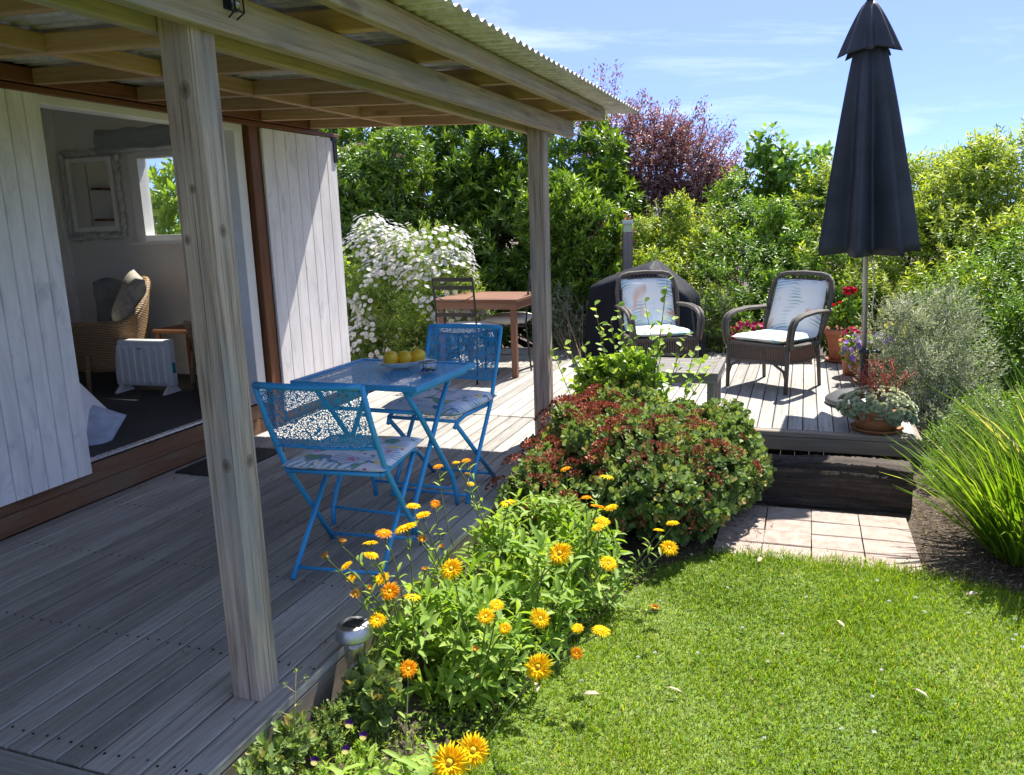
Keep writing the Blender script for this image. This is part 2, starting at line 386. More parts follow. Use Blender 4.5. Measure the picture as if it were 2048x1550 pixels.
M['cream'] = paint('cream_cloth', (.62, .60, .52), .85, var=.06)
M['linen'] = paint('striped_linen', (.40, .36, .30), .85, var=.3, scale=22)
M['rug_fringe'] = paint('grey_throw', (.13, .14, .15), .9, var=.2)
M['soil'] = None
M['bark'] = wood('bark', [(.05, .035, .025), (.11, .08, .055), (.17, .13, .10)], .9, .5, .1, bump=.6)
M['twig'] = paint('green_stem', (.10, .13, .04), .6, var=.25)
M['drytwig'] = paint('dry_stem', (.30, .24, .14), .8, var=.25)
M['lens'] = paint('pale_green_light_lens', (.45, .55, .35), .3)

def glass(name, col=(1, 1, 1), rough=.0, mixf=.04):
    N = NT(name); N.t.nodes.remove(N.b)
    tr = N.n('ShaderNodeBsdfTransparent'); tr.inputs[0].default_value = (*col, 1)
    gl = N.n('ShaderNodeBsdfGlossy'); gl.inputs['Roughness'].default_value = rough
    lw = N.n('ShaderNodeLayerWeight'); lw.inputs['Blend'].default_value = .5; fc = N.math('ADD', N.math('MULTIPLY', N.math('POWER', lw.outputs['Facing'], 4.0), .6), mixf)
    s = N.n('ShaderNodeMixShader'); N.l(fc, s.inputs[0]); N.l(tr.outputs[0], s.inputs[1]); N.l(gl.outputs[0], s.inputs[2]); N.l(s.outputs[0], N.out.inputs[0])
    return N.m
M['pane'] = glass('window_glass', (.96, .97, .96)); M['jar'] = glass('cut_glass', (.80, .85, .88), .05, .22)
N = NT('mirror_glass'); N.b.inputs['Base Color'].default_value = (.8, .8, .8, 1); N.b.inputs['Metallic'].default_value = 1; N.b.inputs['Roughness'].default_value = .03; M['mirror'] = N.m

def rattan():
    N = NT('woven_grey_rattan'); v = N.coords((1, 1, 1))
    w = N.n('ShaderNodeTexWave', wave_type='BANDS', bands_direction='DIAGONAL'); N.l(v, w.inputs['Vector']); w.inputs['Scale'].default_value = 60; w.inputs['Distortion'].default_value = 1.2
    N.l(N.ramp(w.outputs['Fac'], [(.2, (.045, .036, .028)), (.8, (.16, .135, .11))]), N.b.inputs['Base Color'])
    N.b.inputs['Roughness'].default_value = .55; N.bump(w.outputs['Fac'], .6, .004); return N.m
M['rattan'] = rattan()
def wicker():
    N = NT('honey_wicker'); v = N.coords((1, 1, 1))
    w = N.n('ShaderNodeTexWave', wave_type='BANDS', bands_direction='Z'); N.l(v, w.inputs['Vector']); w.inputs['Scale'].default_value = 24; w.inputs['Distortion'].default_value = 3
    w.inputs['Detail Scale'].default_value = 3
    N.l(N.ramp(w.outputs['Fac'], [(.2, (.15, .08, .035)), (.8, (.46, .29, .14))]), N.b.inputs['Base Color'])
    N.b.inputs['Roughness'].default_value = .5; N.bump(w.outputs['Fac'], .8, .006); return N.m
M['wicker'] = wicker()
def perforated(th=.135, sc=105, nm='punched_blue_steel'):
    """blue sheet steel punched with short slots"""
    N = NT(nm); t = N.n('ShaderNodeTexCoord')
    vo = N.n('ShaderNodeTexVoronoi', feature='DISTANCE_TO_EDGE'); mp = N.n('ShaderNodeMapping'); mp.inputs['Scale'].default_value = (1, 1, 1)
    N.l(t.outputs['UV'], mp.inputs[0]); N.l(mp.outputs[0], vo.inputs['Vector']); vo.inputs['Scale'].default_value = sc; vo.inputs['Randomness'].default_value = .75
    hole = N.math('GREATER_THAN', vo.outputs['Distance'], th)
    N.b.inputs['Base Color'].default_value = (.04, .335, .67, 1); N.b.inputs['Roughness'].default_value = .35
    tr = N.n('ShaderNodeBsdfTransparent'); s = N.n('ShaderNodeMixShader'); N.l(hole, s.inputs[0]); N.l(N.b.outputs[0], s.inputs[1]); N.l(tr.outputs[0], s.inputs[2])
    N.l(s.outputs[0], N.out.inputs[0]); return N.m
M['perf'] = perforated(); M['perf_top'] = perforated(.205, 125, 'punched_blue_table_steel')
def floral():
    N = NT('floral_cushion_cloth'); v = N.coords((1, 1, 1), rand=5.0); c = (.70, .72, .80, 1)
    lf = N.n('ShaderNodeTexWave', wave_type='BANDS'); N.l(N.coords((1, 1, 1), rot=(0, 0, .9)), lf.inputs['Vector']); lf.inputs['Scale'].default_value = 16; lf.inputs['Distortion'].default_value = 6; lf.inputs['Detail'].default_value = 2
    mk = N.ramp(N.noise(N.coords((1, 1, 1), rand=21.0), 6, 1, .5, .4), [(.50, 0.0), (.56, 1.0)])
    c = N.mix(N.math('MULTIPLY', N.ramp(lf.outputs['Fac'], [(.55, 0.0), (.70, .75)]), mk), c, (.08, .26, .40, 1))
    for sc, th, col, rd in ((10, .60, (.12, .30, .20, 1), 3.0), (13, .64, (.10, .25, .36, 1), 7.0), (12, .65, (.68, .22, .32, 1), 9.0), (15, .68, (.74, .62, .22, 1), 15.0), (22, .70, (.45, .06, .16, 1), 27.0)):
        n1 = N.noise(N.coords((1, 1, 1), rand=rd), sc, 1, .5, .5); c = N.mix(N.ramp(n1, [(th, 0.0), (th+.025, .9)]), c, col)
    N.l(c, N.b.inputs['Base Color']); N.b.inputs['Roughness'].default_value = .85; return N.m
M['floral'] = floral()
def palmcloth():
    N = NT('palm_print_cloth'); v = N.coords((1, 1, 1), rand=6.0)
    c = N.ramp(N.noise(v, 3.2, 2, .5, .6), [(.36, (.84, .84, .80)), (.52, (.76, .80, .80)), (.62, (.52, .68, .76)), (.74, (.66, .76, .60))])
    fr = N.n('ShaderNodeTexWave', wave_type='RINGS', rings_direction='SPHERICAL'); q = N.coords((1, 1, 1)); N.l(q, fr.inputs['Vector']); fr.inputs['Scale'].default_value = 11; fr.inputs['Distortion'].default_value = 5.0; fr.inputs['Detail'].default_value = 1
    msk = N.ramp(N.noise(v, 4.1, 1, .5, .3), [(.47, 0.0), (.57, 1.0)])
    c = N.mix(N.math('MULTIPLY', N.ramp(fr.outputs['Fac'], [(.45, 0.0), (.70, .80)]), msk), c, (.17, .37, .41, 1))
    cm = N.ramp(N.noise(N.coords((1.6, 1, 1), rand=17.0), 3.3, 1, .5, .8), [(.62, 0.0), (.70, .8)])
    c = N.mix(cm, c, (.74, .34, .18, 1))
    N.l(c, N.b.inputs['Base Color']); N.b.inputs['Roughness'].default_value = .85; return N.m
M['palm'] = palmcloth()
def corrugated_metal():
    N = NT('galvanised_iron'); v = N.coords((1, 1, 1), rand=4.0)
    c = N.ramp(N.noise(v, 26, 5, .7), [(.35, (.41, .375, .385)), (.55, (.57, .53, .54)), (.7, (.67, .63, .64))])
    c = N.mix(N.ramp(N.noise(N.coords((.8, 3, 3), rand=8.0), 3, 5, .6), [(.52, 0.0), (.72, .55)]), c, (.24, .215, .175, 1))
    N.l(c, N.b.inputs['Base Color']); N.b.inputs['Metallic'].default_value = .25; N.b.inputs['Roughness'].default_value = .5; return N.m
M['iron'] = corrugated_metal()
def soil():
    N = NT('garden_soil'); v = N.coords((1, 1, 1)); a = N.noise(v, 14, 8, .75); b = N.noise(v, 55, 4, .7)
    c = N.ramp(a, [(.3, (.05, .038, .026)), (.55, (.12, .09, .062)), (.75, (.22, .175, .12))])
    c = N.mix(N.ramp(b, [(.60, 0.0), (.68, .6)]), c, (.22, .17, .11, 1))
    N.l(c, N.b.inputs['Base Color']); N.b.inputs['Roughness'].default_value = .95; N.bump(N.math('ADD', a, b), .9, .03); return N.m
M['soil'] = soil()
def paver():
    N = NT('faded_clay_paver'); v = N.coords((1, 1, 1), rand=31.0); a = N.noise(v, 16, 6, .7); b = N.noise(v, 130, 3, .7)
    c = N.ramp(a, [(.3, (.22, .165, .13)), (.52, (.34, .262, .215)), (.72, (.42, .365, .315))])
    c = N.mix(N.math('MULTIPLY', N.rnd(), .55), c, (.34, .29, .25, 1)); c = N.mix(N.ramp(b, [(.6, 0.0), (.7, .4)]), c, (.17, .12, .09, 1))
    N.l(c, N.b.inputs['Base Color']); N.b.inputs['Roughness'].default_value = .9; N.bump(N.math('ADD', a, b), .4, .006); return N.m
M['paver'] = paver()
def lawn_mat():
    N = NT('lawn_earth'); v = N.coords((1, 1, 1)); a = N.noise(v, 55, 5, .7); q = N.noise(v, 1.7, 3, .6)
    c = N.ramp(a, [(.38, (.035, .055, .015)), (.54, (.12, .18, .03)), (.68, (.22, .27, .07))]); c = N.mix(N.ramp(q, [(.5, 0.0), (.75, .5)]), c, (.24, .24, .09, 1))
    N.l(c, N.b.inputs['Base Color']); N.b.inputs['Roughness'].default_value = .95; return N.m
M['lawn'] = lawn_mat()
M['grass'] = leafm('grass_blades', [(0, (.12, .20, .010)), (.45, (.235, .37, .016)), (.8, (.33, .44, .025)), (1, (.50, .44, .14))], .55, .5, .2)
M['clover'] = leafm('clover_leaves', [(0, (.10, .20, .02)), (1, (.19, .31, .04))], .6, .45, .2)
M['darkleaf'] = leafm('dark_glossy_leaves', [(0, (.042, .09, .018)), (.5, (.10, .195, .028)), (.8, (.21, .34, .036)), (1, (.31, .45, .055))], .34, .38, .55)
M['purpleleaf'] = leafm('purple_leaves', [(0, (.10, .058, .06)), (.6, (.24, .145, .14)), (1, (.44, .30, .27))], .45, .35, .45, (1.4, .7, .6))
M['hedgeleaf'] = leafm('lime_green_leaves', [(0, (.07, .13, .024)), (.4, (.20, .31, .05)), (.75, (.36, .45, .075)), (1, (.54, .58, .13))], .42, .48, .45)
M['brightleaf'] = leafm('bright_green_leaves', [(0, (.06, .125, .022)), (.5, (.15, .28, .04)), (1, (.29, .45, .07))], .4, .42, .5)
M['daisyleaf'] = leafm('daisy_bush_leaves', [(0, (.11, .19, .05)), (.5, (.23, .34, .085)), (1, (.40, .48, .16))], .5, .45)
M['silverleaf'] = leafm('silver_grey_leaves', [(0, (.12, .16, .09)), (.5, (.27, .31, .20)), (1, (.60, .62, .48))], .55, .32, .35, (1.1, 1.1, .7))
M['jadeleaf'] = leafm('fleshy_green_leaves', [(0, (.07, .12, .04)), (.5, (.17, .26, .08)), (.85, (.26, .34, .11)), (1, (.38, .26, .09))], .55, .3, .25)
M['youngleaf'] = leafm('young_round_leaves', [(0, (.13, .24, .035)), (.6, (.27, .42, .06)), (1, (.42, .54, .11))], .42, .42, .45)
M['redhead'] = leafm('rust_red_flower_heads', [(0, (.16, .04, .025)), (.5, (.38, .11, .065)), (1, (.54, .22, .13))], .7, .1, .3, (1.2, .8, .6))
M['marileaf'] = leafm('marigold_leaves', [(0, (.14, .26, .035)), (.5, (.26, .41, .06)), (1, (.42, .52, .12))], .55, .45, .3)
M['petal'] = leafm('marigold_petals', [(0, (.90, .50, .003)), (.5, (.93, .62, .005)), (1, (.94, .72, .010))], .7, .30, .12, (1.1, 1.0, .6))
M['petal_o'] = leafm('orange_marigold_petals', [(0, (.86, .30, .004)), (1, (.91, .46, .006))], .7, .30, .12, (1.1, 1.0, .6))
M['petal_d'] = leafm('withered_marigold_petals', [(0, (.40, .16, .03)), (1, (.78, .42, .05))], .7, .2, .3, (1.1, 1.0, .6))
M['eye'] = paint('flower_eye', (.86, .46, .01), .8, var=.3, scale=60)
M['eye_y'] = paint('daisy_eye', (.70, .42, .02), .8, var=.2, scale=60)
M['daisy'] = leafm('white_daisy_petals', [(0, (.70, .70, .70)), (1, (.85, .85, .83))], .6, .3, .3, (1, 1, .95))
M['magenta'] = leafm('magenta_petals', [(0, (.40, .005, .09)), (1, (.62, .02, .20))], .55, .3, .3, (1.1, .8, .9))
M['red'] = leafm('crimson_petals', [(0, (.35, .004, .02)), (1, (.60, .015, .05))], .55, .3, .3, (1.1, .8, .8))
M['violet'] = leafm('violet_petals', [(0, (.22, .10, .50)), (.6, (.40, .22, .68)), (1, (.62, .45, .80))], .55, .3, .3, (1, 1, 1))
M['dkviolet'] = leafm('dark_violet_petals', [(0, (.05, .008, .13)), (1, (.12, .02, .25))], .55, .2, .3, (1, 1, 1))
M['yellow'] = leafm('pale_yellow_petals', [(0, (.70, .62, .15)), (1, (.80, .74, .35))], .55, .3, .3, (1, 1, .8))
M['coral'] = leafm('coral_flower_stalks', [(0, (.40, .06, .04)), (1, (.60, .20, .12))], .55, .2, .3, (1.1, .9, .8))
M['rosette'] = leafm('pale_rosette_leaves', [(0, (.18, .27, .19)), (.5, (.38, .45, .28)), (1, (.62, .60, .38))], .5, .2, .4, (1.1, 1.1, .8))
M['strap'] = leafm('strap_leaves', [(0, (.06, .13, .014)), (.5, (.14, .26, .022)), (.85, (.27, .40, .04)), (1, (.50, .47, .22))], .38, .48, .45)
M['lemon'] = paint('lemon_skin', (.72, .46, .02), .4, var=.10, scale=14, bump=.25)
M['straw'] = leafm('dry_litter', [(0, (.10, .07, .04)), (.6, (.26, .19, .11)), (1, (.48, .40, .27))], .8, .15, .3, (1, 1, .8))
M['deadleaf'] = leafm('dry_leaf', [(0, (.42, .34, .22)), (1, (.58, .50, .36))], .6, .2, .3, (1, .9, .7))
M['berry'] = paint('blueberries', (.02, .025, .06), .5)

# ------------------------------------------------------------------ the ground, lawn, paving, decks
XW = -3.5                       # outer face of the cabin wall
DX = -1.412                     # edge of the narrow deck
def sheet(name, pts, z, m, kind='structure', n=0):
    mb = MB(); mb.add([(x, y, z) for x, y in pts], [tuple(range(len(pts)))]); o = mb.obj(name, m); return tag(o, kind=kind)
def ground_obj():
    # one sheet out to the horizon, finely divided and a little uneven near the beds
    xs = np.concatenate([[-400, -120, -40, -15], np.linspace(-6, 4.5, 90), [15, 40, 120, 400]])
    ys = np.concatenate([[-400, -120, -40, -10], np.linspace(-2, 10, 100), [20, 45, 120, 400]])
    X, Y = np.meshgrid(xs, ys, indexing='ij'); r = np.random.default_rng(3); nf = Noise3(r, 6.0); ng = Noise3(r, 19.0)
    P = np.stack([X.ravel(), Y.ravel(), np.zeros(X.size)], 1)
    Z = GZ - .022 + .010*nf(P) + .006*ng(P); Z[(abs(P[:, 0]) > 8) | (abs(P[:, 1]) > 12)] = GZ-.02
    P[:, 2] = np.minimum(Z, GZ-.004); nx, ny = len(xs), len(ys); i = np.arange(nx*ny).reshape(nx, ny)
    F = np.stack([i[:-1, :-1], i[1:, :-1], i[1:, 1:], i[:-1, 1:]], -1).reshape(-1, 4)
    return tag(link('ground', np_mesh('ground', P, F), M['soil']), kind='structure')
ground_obj()
LAWN = [(-1.03, 1.0), (-1.02, 1.75), (-.94, 2.15), (-.86, 2.6), (-.78, 3.0), (-.70, 3.35), (-.56, 3.72), (-.36, 3.92), (-.10, 3.97), (.18, 3.99), (.42, 3.97), (.60, 3.93), (.78, 3.86), (1.0, 3.80), (1.4, 3.68), (2.2, 3.5), (5, 3.2), (16, 2.6), (16, -16), (-1.02, -16)]
sheet('lawn', LAWN, GZ+.002, M['lawn'])
def in_poly(px, py, poly):
    ins = np.zeros(len(px), bool); n = len(poly)
    for i in range(n):
        x0, y0 = poly[i]; x1, y1 = poly[i-1]
        c = ((y0 > py) != (y1 > py)) & (px < (x1-x0)*(py-y0)/(y1-y0+1e-12)+x0); ins ^= c
    return ins
def grass_obj():
    rng = np.random.default_rng(5)
    def strew(n, x0, x1, y0, y1):
        px, py = rng.uniform(x0, x1, n), rng.uniform(y0, y1, n); jx = px+rng.normal(size=n)*.035; jy = py+rng.normal(size=n)*.035
        k = in_poly(jx, jy, LAWN); return px[k], py[k]
    a = strew(190000, -1.2, 2.3, 1.7, 4.1); b = strew(26000, -1.2, 3.2, -.5, 1.7); c = strew(9000, 2.3, 4.0, 1.0, 3.2)
    px, py = (np.concatenate(q) for q in zip(a, b, c)); n = len(px)
    P = np.stack([px, py, np.full(n, GZ)], 1); big = Noise3(rng, 2.6); mid = Noise3(rng, 9.0); dry = Noise3(rng, 3.3)
    hm = np.clip(1+.28*mid(P)+.22*big(P), .4, 1.9)
    yaw = rng.uniform(0, 2*PI, n); lean = np.abs(rng.normal(size=n))*.5+.28
    A = np.stack([np.cos(yaw)*np.sin(lean), np.sin(yaw)*np.sin(lean), np.cos(lean)], 1)
    Nn = np.stack([np.cos(yaw), np.sin(yaw), np.full(n, .5)], 1)*-1
    L = rng.uniform(.016, .044, n)*hm; Wd = rng.uniform(.0022, .0046, n)
    dr = np.clip(dry(P)*.22 + np.clip((px-.5)*.16, 0, .25), -.2, .45)
    r = np.clip(rng.normal(.42, .19, n) + .12*big(P) + dr*.6 - .05*mid(P), 0, 1); r[rng.random(n) < .035+np.clip(dr, 0, 1)*.12] = 1.0
    V, F, R = leaves(P, A, Nn, L, Wd, TB, r)
    o = link('grass', np_mesh('grass', V, F, R), M['grass']); tag(o, 'short green mown grass covering the lawn', 'grass', kind='stuff')
    # clover leaves and clover flowers
    m = 5500; px, py = rng.uniform(-1, 2.3, m), rng.uniform(1.7, 4.0, m); k = in_poly(px, py, LAWN); px, py = px[k], py[k]
    P = np.stack([px, py, np.zeros(len(px))], 1); k = mid(P)+rng.normal(size=len(px))*.5 > .15; P = P[k]; n = len(P)
    P[:, 2] = GZ+rng.uniform(.018, .034, n); i = np.repeat(np.arange(n), 3); ph = np.repeat(rng.uniform(0, 6.3, n), 3)+np.tile([0, 2.09, 4.19], n)
    A = np.stack([np.cos(ph), np.sin(ph), rng.normal(size=3*n)*.3], 1); Nn = np.tile([0, 0, 1.], (3*n, 1))+rng.normal(size=(3*n, 3))*.25
    V, F, R = leaves(P[i], A, Nn, rng.uniform(.007, .012, 3*n), rng.uniform(.007, .011, 3*n), T4, np.repeat(rng.random(n), 3))
    o = link('clover_leaves', np_mesh('clover_leaves', V, F, R), M['clover']); tag(o, 'tiny clover leaves scattered through the lawn', 'clover', kind='stuff')
    m = 170; px, py = rng.uniform(-.9, 2.2, m), rng.uniform(1.8, 3.9, m); k = in_poly(px, py, LAWN) & (rng.random(m) < .25+.4*np.clip(px, 0, 1)); px, py = px[k], py[k]; n = len(px)
    per = 26; d = sphere_dirs(rng, n*per); d[:, 2] = np.abs(d[:, 2])*.9+.05; d = norm(d)
    P = np.repeat(np.stack([px, py, GZ+rng.uniform(.03, .045, n)], 1), per, 0)
    V, F, R = leaves(P, d, sphere_dirs(rng, n*per), np.full(n*per, .0085), np.full(n*per, .004), T4, rng.random(n*per))
    o = link('clover_flowers', np_mesh('clover_flowers', V, F, R), M['daisy']); tag(o, 'small white clover flower heads dotted over the lawn', 'clover flowers', kind='stuff')
grass_obj()

def bed_obj():
    # soil banked up against the deck fascia, falling to the lawn
    r = np.random.default_rng(4); nf = Noise3(r, 13.0); ng = Noise3(r, 45.0); xs = np.linspace(-1.398, -.72, 26); ys = np.linspace(-.5, 3.75, 120); P = []
    for x in xs:
        for y in ys:
            f = (x+1.398)/.50; P.append((x, y, GZ-.03+.155*max(0, 1-f)**1.3))
    P = np.array(P); P[:, 2] += .012*nf(P)+.006*ng(P); nx, ny = len(xs), len(ys); i = np.arange(nx*ny).reshape(nx, ny)
    tag(link('flower_bed', np_mesh('flower_bed', P, np.stack([i[:-1, :-1], i[1:, :-1], i[1:, 1:], i[:-1, 1:]], -1).reshape(-1, 4)), M['soil'], smooth=True), kind='structure')
bed_obj()
# paving of clay pavers in front of the sleeper step
pav = empty('paving', (0, 0, 0)); tag(pav, kind='structure')
rp = random.Random(8)
PXJ = [-.378, -.143, .092, .340, .585, .83]; PYJ = [3.915, 4.105, 4.295, 4.486, 4.675]
for i in range(5):
    for j in range(4):
        x0, x1 = PXJ[i]+.004, PXJ[i+1]-.004; y0, y1 = PYJ[j]+.004, PYJ[j+1]-.004
        if i == 4: continue
        me = bar_mesh(round(x1-x0, 2), round(y1-y0, 2), .05, .004, M['paver'])
        o = link('paver', me, None, pav); o.location = ((x0+x1)/2+rp.uniform(-.002, .002), (y0+y1)/2+rp.uniform(-.002, .002), GZ-.021+rp.uniform(-.003, .003))
        o.rotation_euler = (rp.uniform(-.012, .012), rp.uniform(-.01, .01), rp.uniform(-.012, .012))

# narrow deck beside the cabin
deck = empty('verandah_deck', (0, 0, 0)); tag(deck, kind='structure')
for i in range(23):
    x = DX - .0451 - i*.0902
    if x < XW+.02: break
    z = rp.uniform(-.0015, .0015); w = .0832 if i else .086
    bar('plank', deck, (x, 1.402, -.016+z), (x, 5.322, -.016+z), w, .032, M['deck'], bev=.0045)
bar('border_plank', deck, (XW+.03, 1.350, -.016), (DX+.002, 1.350, -.016), .09, .032, M['deck'], bev=.004)
for i in range(23):
    x = DX - .0451 - i*.0902
    if x < XW+.02: break
    bar('plank', deck, (x, -1.6, -.016), (x, 1.299, -.016), .0852, .032, M['deck'], bev=.004)
bar('fascia_board', deck, (DX-.018, -1.6, -.10), (DX-.018, 5.29, -.10), .03, .13, M['fascia'])
for y in (-.8, .6, 2.0, 3.4, 4.8): bar('joist', deck, (XW+.05, y, -.08), (DX-.035, y, -.08), .045, .09, M['fascia'])
_m = MB(); _m.lathe([(.0042, 0), (.0042, .0012), (.0022, .0013), (.0018, .0006), (.0, .0006)], 10); scr = _m.mesh('screw_head'); scr.materials.append(M['hinge'])
for i in range(22):
    x = DX - .0451 - i*.0902
    for y in (1.47, 2.0, 2.55, 3.1, 3.65, 4.2):
        for q in (-.022, .022): link('screw_head', scr, None, deck, loc=(x+q+rp.uniform(-.003, .003), y+rp.uniform(-.008, .008), .0008))
mb = MB(); mb.box((XW+.02, -1.6, GZ-.03), (DX-.3, 5.2, -.16)); mb.obj('deck_subframe', M['soil'], deck)

# wide deck at the end of the garden
fdeck = empty('garden_deck', (0, 0, 0)); tag(fdeck, kind='structure')
FX0, FX1, FY0, FY1 = -3.42, .70, 5.33, 8.32
k = int((FX1-FX0)/.0952)
for i in range(k):
    x = FX1 - .048 - i*.0952; y0 = FY0+.062 if x > DX+.02 else FY0+.004
    z = rp.uniform(-.0015, .0015); bar('plank', fdeck, (x, y0+.004, -.016+z), (x, FY1-rp.uniform(0, .01), -.016+z), .0895, .032, M['deck'], bev=.004)
bar('nosing_board', fdeck, (DX+.04, FY0+.028, -.017), (FX1+.01, FY0+.028, -.017), .06, .034, M['fascia'], bev=.005)
bar('fascia_board', fdeck, (DX+.04, FY0+.016, -.080), (FX1+.005, FY0+.016, -.080), .030, .088, M['fascia'], bev=.003)
bar('fascia_board', fdeck, (FX1+.016, FY0+.035, -.080), (FX1+.016, FY1, -.080), .030, .124, M['fascia'], bev=.003)
for y in (5.55, 6.1, 6.7, 7.3, 7.9, 8.25): bar('joist', fdeck, (FX0+.03, y, -.08), (FX1-.03, y, -.08), .045, .09, M['fascia'])
for x in (-1.1, -.2, .55):
    mb = MB(); mb.box((x-.05, 5.45, GZ-.05), (x+.05, 5.55, -.036)); mb.obj('pile', M['sleeper'], fdeck)

# old railway sleeper used as the step up to the wide deck
def sleeper():
    rng = np.random.default_rng(17); nx, x0, x1 = 90, -.42, .62
    prof = [(4.77, GZ-.06), (4.765, GZ+.06), (4.77, GZ+.15), (4.785, GZ+.195), (4.83, GZ+.225), (4.90, GZ+.228), (4.99, GZ+.220), (5.03, GZ+.19), (5.04, GZ-.06)]
    pr = []
    for (a, b), (c, d) in zip(prof[:-1], prof[1:]):
        for q in range(5): pr.append((a+(c-a)*q/5, b+(d-b)*q/5))
    pr.append(prof[-1]); m = len(pr); V = []
    gr = np.cumsum(rng.normal(size=m))*.0; cut = rng.random(m) < .3
    for i in range(nx):
        u = i/(nx-1); x = x0+(x1-x0)*u
        for k, (y, z) in enumerate(pr):
            w = .009*math.sin(k*2.7+x*3.1+math.sin(x*7)*.8)+(.016*math.sin(x*5+k) if cut[k] else 0)+rng.normal()*.0022
            cy, cz = 4.90, GZ+.06; dy, dz = y-cy, z-cz; l = math.hypot(dy, dz)+1e-6
            V.append((x, y+dy/l*w, z+dz/l*w + .012*math.sin(x*4.0)))
    F = [(i*m+k, (i+1)*m+k, (i+1)*m+k+1, i*m+k+1) for i in range(nx-1) for k in range(m-1)]
    mb = MB(); mb.add(V, F); mb.f.append(tuple(range(m-1, -1, -1))); mb.f.append(tuple((nx-1)*m+k for k in range(m)))
    o = mb.obj('timber_sleeper', M['sleeper'], smooth=True)
    tag(o, 'dark cracked timber sleeper forming the step below the wide deck', 'sleeper')
sleeper()

# ------------------------------------------------------------------ the cabin
cab = empty('cabin', (0, 0, 0), label='small white boarded cabin with a wide open doorway beside the narrow deck', cat='cabin')
HY0, HY1, HX0 = -1.5, 5.5, -6.1
DY0, DY1 = 2.45, 4.62           # doorway
FZ = .20                        # floor level inside
def boxes(name, lst, m, parent=cab):
    mb = MB()
    for a, b in lst: mb.box(a, b)
    return mb.obj(name, m, parent)
# front wall either side of the doorway and above it (outer skin + inner lining)
for y0, y1 in ((HY0, DY0), (DY1+.02, HY1)):
    n = max(1, round((y1-y0)/.15))
    for i in range(n):
        a, b = y0+(y1-y0)*i/n, y0+(y1-y0)*(i+1)/n
        bar('wall_board', cab, (XW-.012, (a+b)/2, .20), (XW-.012, (a+b)/2, 2.60), b-a-.003, .02, M['white'], up=(1, 0, 0), bev=.003)
boxes('front_wall', [((XW-.10, HY0, .0), (XW-.024, DY0, 2.6)), ((XW-.10, DY1+.02, .0), (XW-.024, HY1-.10, 2.6)), ((XW-.10, DY0, 2.07), (XW-.024, DY1+.02, 2.6))], M['wall_in'])
WX0, WX1, WZ0, WZ1 = -5.13, -4.20, 1.325, 1.985      # window in the end wall
EY = 5.40
boxes('end_wall', [((HX0, EY, 0), (WX0, HY1, 2.6)), ((WX1, EY, 0), (XW-.002, HY1, 2.6)), ((WX0, EY, 0), (WX1, HY1, WZ0)), ((WX0, EY, WZ1), (WX1, HY1, 2.6))], M['wall_in'])
boxes('back_wall', [((HX0, HY0+.1, 0), (HX0+.1, -.9, 2.6)), ((HX0, 3.1, 0), (HX0+.1, EY, 2.6)), ((HX0, -.9, 0), (HX0+.1, 3.1, .65)), ((HX0, -.9, 2.25), (HX0+.1, 3.1, 2.6))], M['wall_in'])
fill_window = empty('window', (0, 0, 0), parent=cab)  # added back-wall window, out of view, lets skylight in to brighten the room
boxes('window_frame', [((HX0+.02, -.90, .65), (HX0+.115, -.84, 2.25)), ((HX0+.02, 3.04, .65), (HX0+.115, 3.10, 2.25)), ((HX0+.02, -.839, .65), (HX0+.115, 3.039, .71)), ((HX0+.02, -.839, 2.19), (HX0+.115, 3.039, 2.25)), ((HX0+.03, 1.08, .711), (HX0+.105, 1.12, 2.189))], M['frame'], fill_window)
for a_, b_ in ((-.845, 1.085), (1.115, 3.045)): boxes('pane', [((HX0+.06, a_, .70), (HX0+.064, b_, 2.20))], M['pane'], fill_window)
boxes('partition_wall', [((HX0, HY0, 0), (XW-.026, HY0+.1, 2.6))], M['wall_in'])
boxes('roof', [((HX0-.15, HY0-.15, 2.602), (XW+.02, HY1+.04, 2.70))], M['iron'])
boxes('ceiling', [((HX0+.1, HY0+.1, 2.45), (XW-.10, EY, 2.50))], M['ceil'])
boxes('floor', [((HX0+.1, HY0+.1, .05), (XW-.06, EY, FZ))], M['carpet'])
boxes('skirting', [((HX0+.102, EY-.014, FZ), (XW-.102, EY-.001, FZ+.09)), ((HX0+.1, HY0+.1, FZ), (HX0+.114, EY-.016, FZ+.09))], M['frame'])
boxes('corner_trim', [((HX0+.1, EY-.04, FZ+.09), (HX0+.14, EY-.002, 2.45))], M['frame'])
bar('threshold_strip', cab, (XW-.055, DY0, FZ+.004), (XW-.055, DY1, FZ+.004), .05, .012, M['alu'])
for z in (.0, .10):
    bar('plinth_board', cab, (XW-.006, HY0, z+.049), (XW-.006, HY1, z+.049), .024 if z == 0 else .020, .098, M['plinth'], up=(0, 0, 1))
bar('head_beam', cab, (XW+.004, HY0, 2.105), (XW+.004, HY1, 2.105), .05, .10, M['redwood'])
bar('door_track', cab, (XW+.05, 1.4, 2.062), (XW+.05, 5.72, 2.062), .03, .03, M['redwood'])
bar('head_lining', cab, (XW-.05, DY0, 2.035), (XW-.05, DY1, 2.035), .11, .05, M['frame'])
bar('jamb', cab, (XW-.05, 4.575, FZ), (XW-.05, 4.575, 2.01), .11, .09, M['frame'], up=(0, 1, 0))
bar('jamb', cab, (XW-.05, DY0+.03, FZ), (XW-.05, DY0+.03, 2.01), .11, .05, M['frame'], up=(0, 1, 0))
bar('door_post', cab, (XW+.0, 4.69, .0), (XW+.0, 4.69, 2.054), .08, .10, M['redwood'], up=(0, 1, 0))
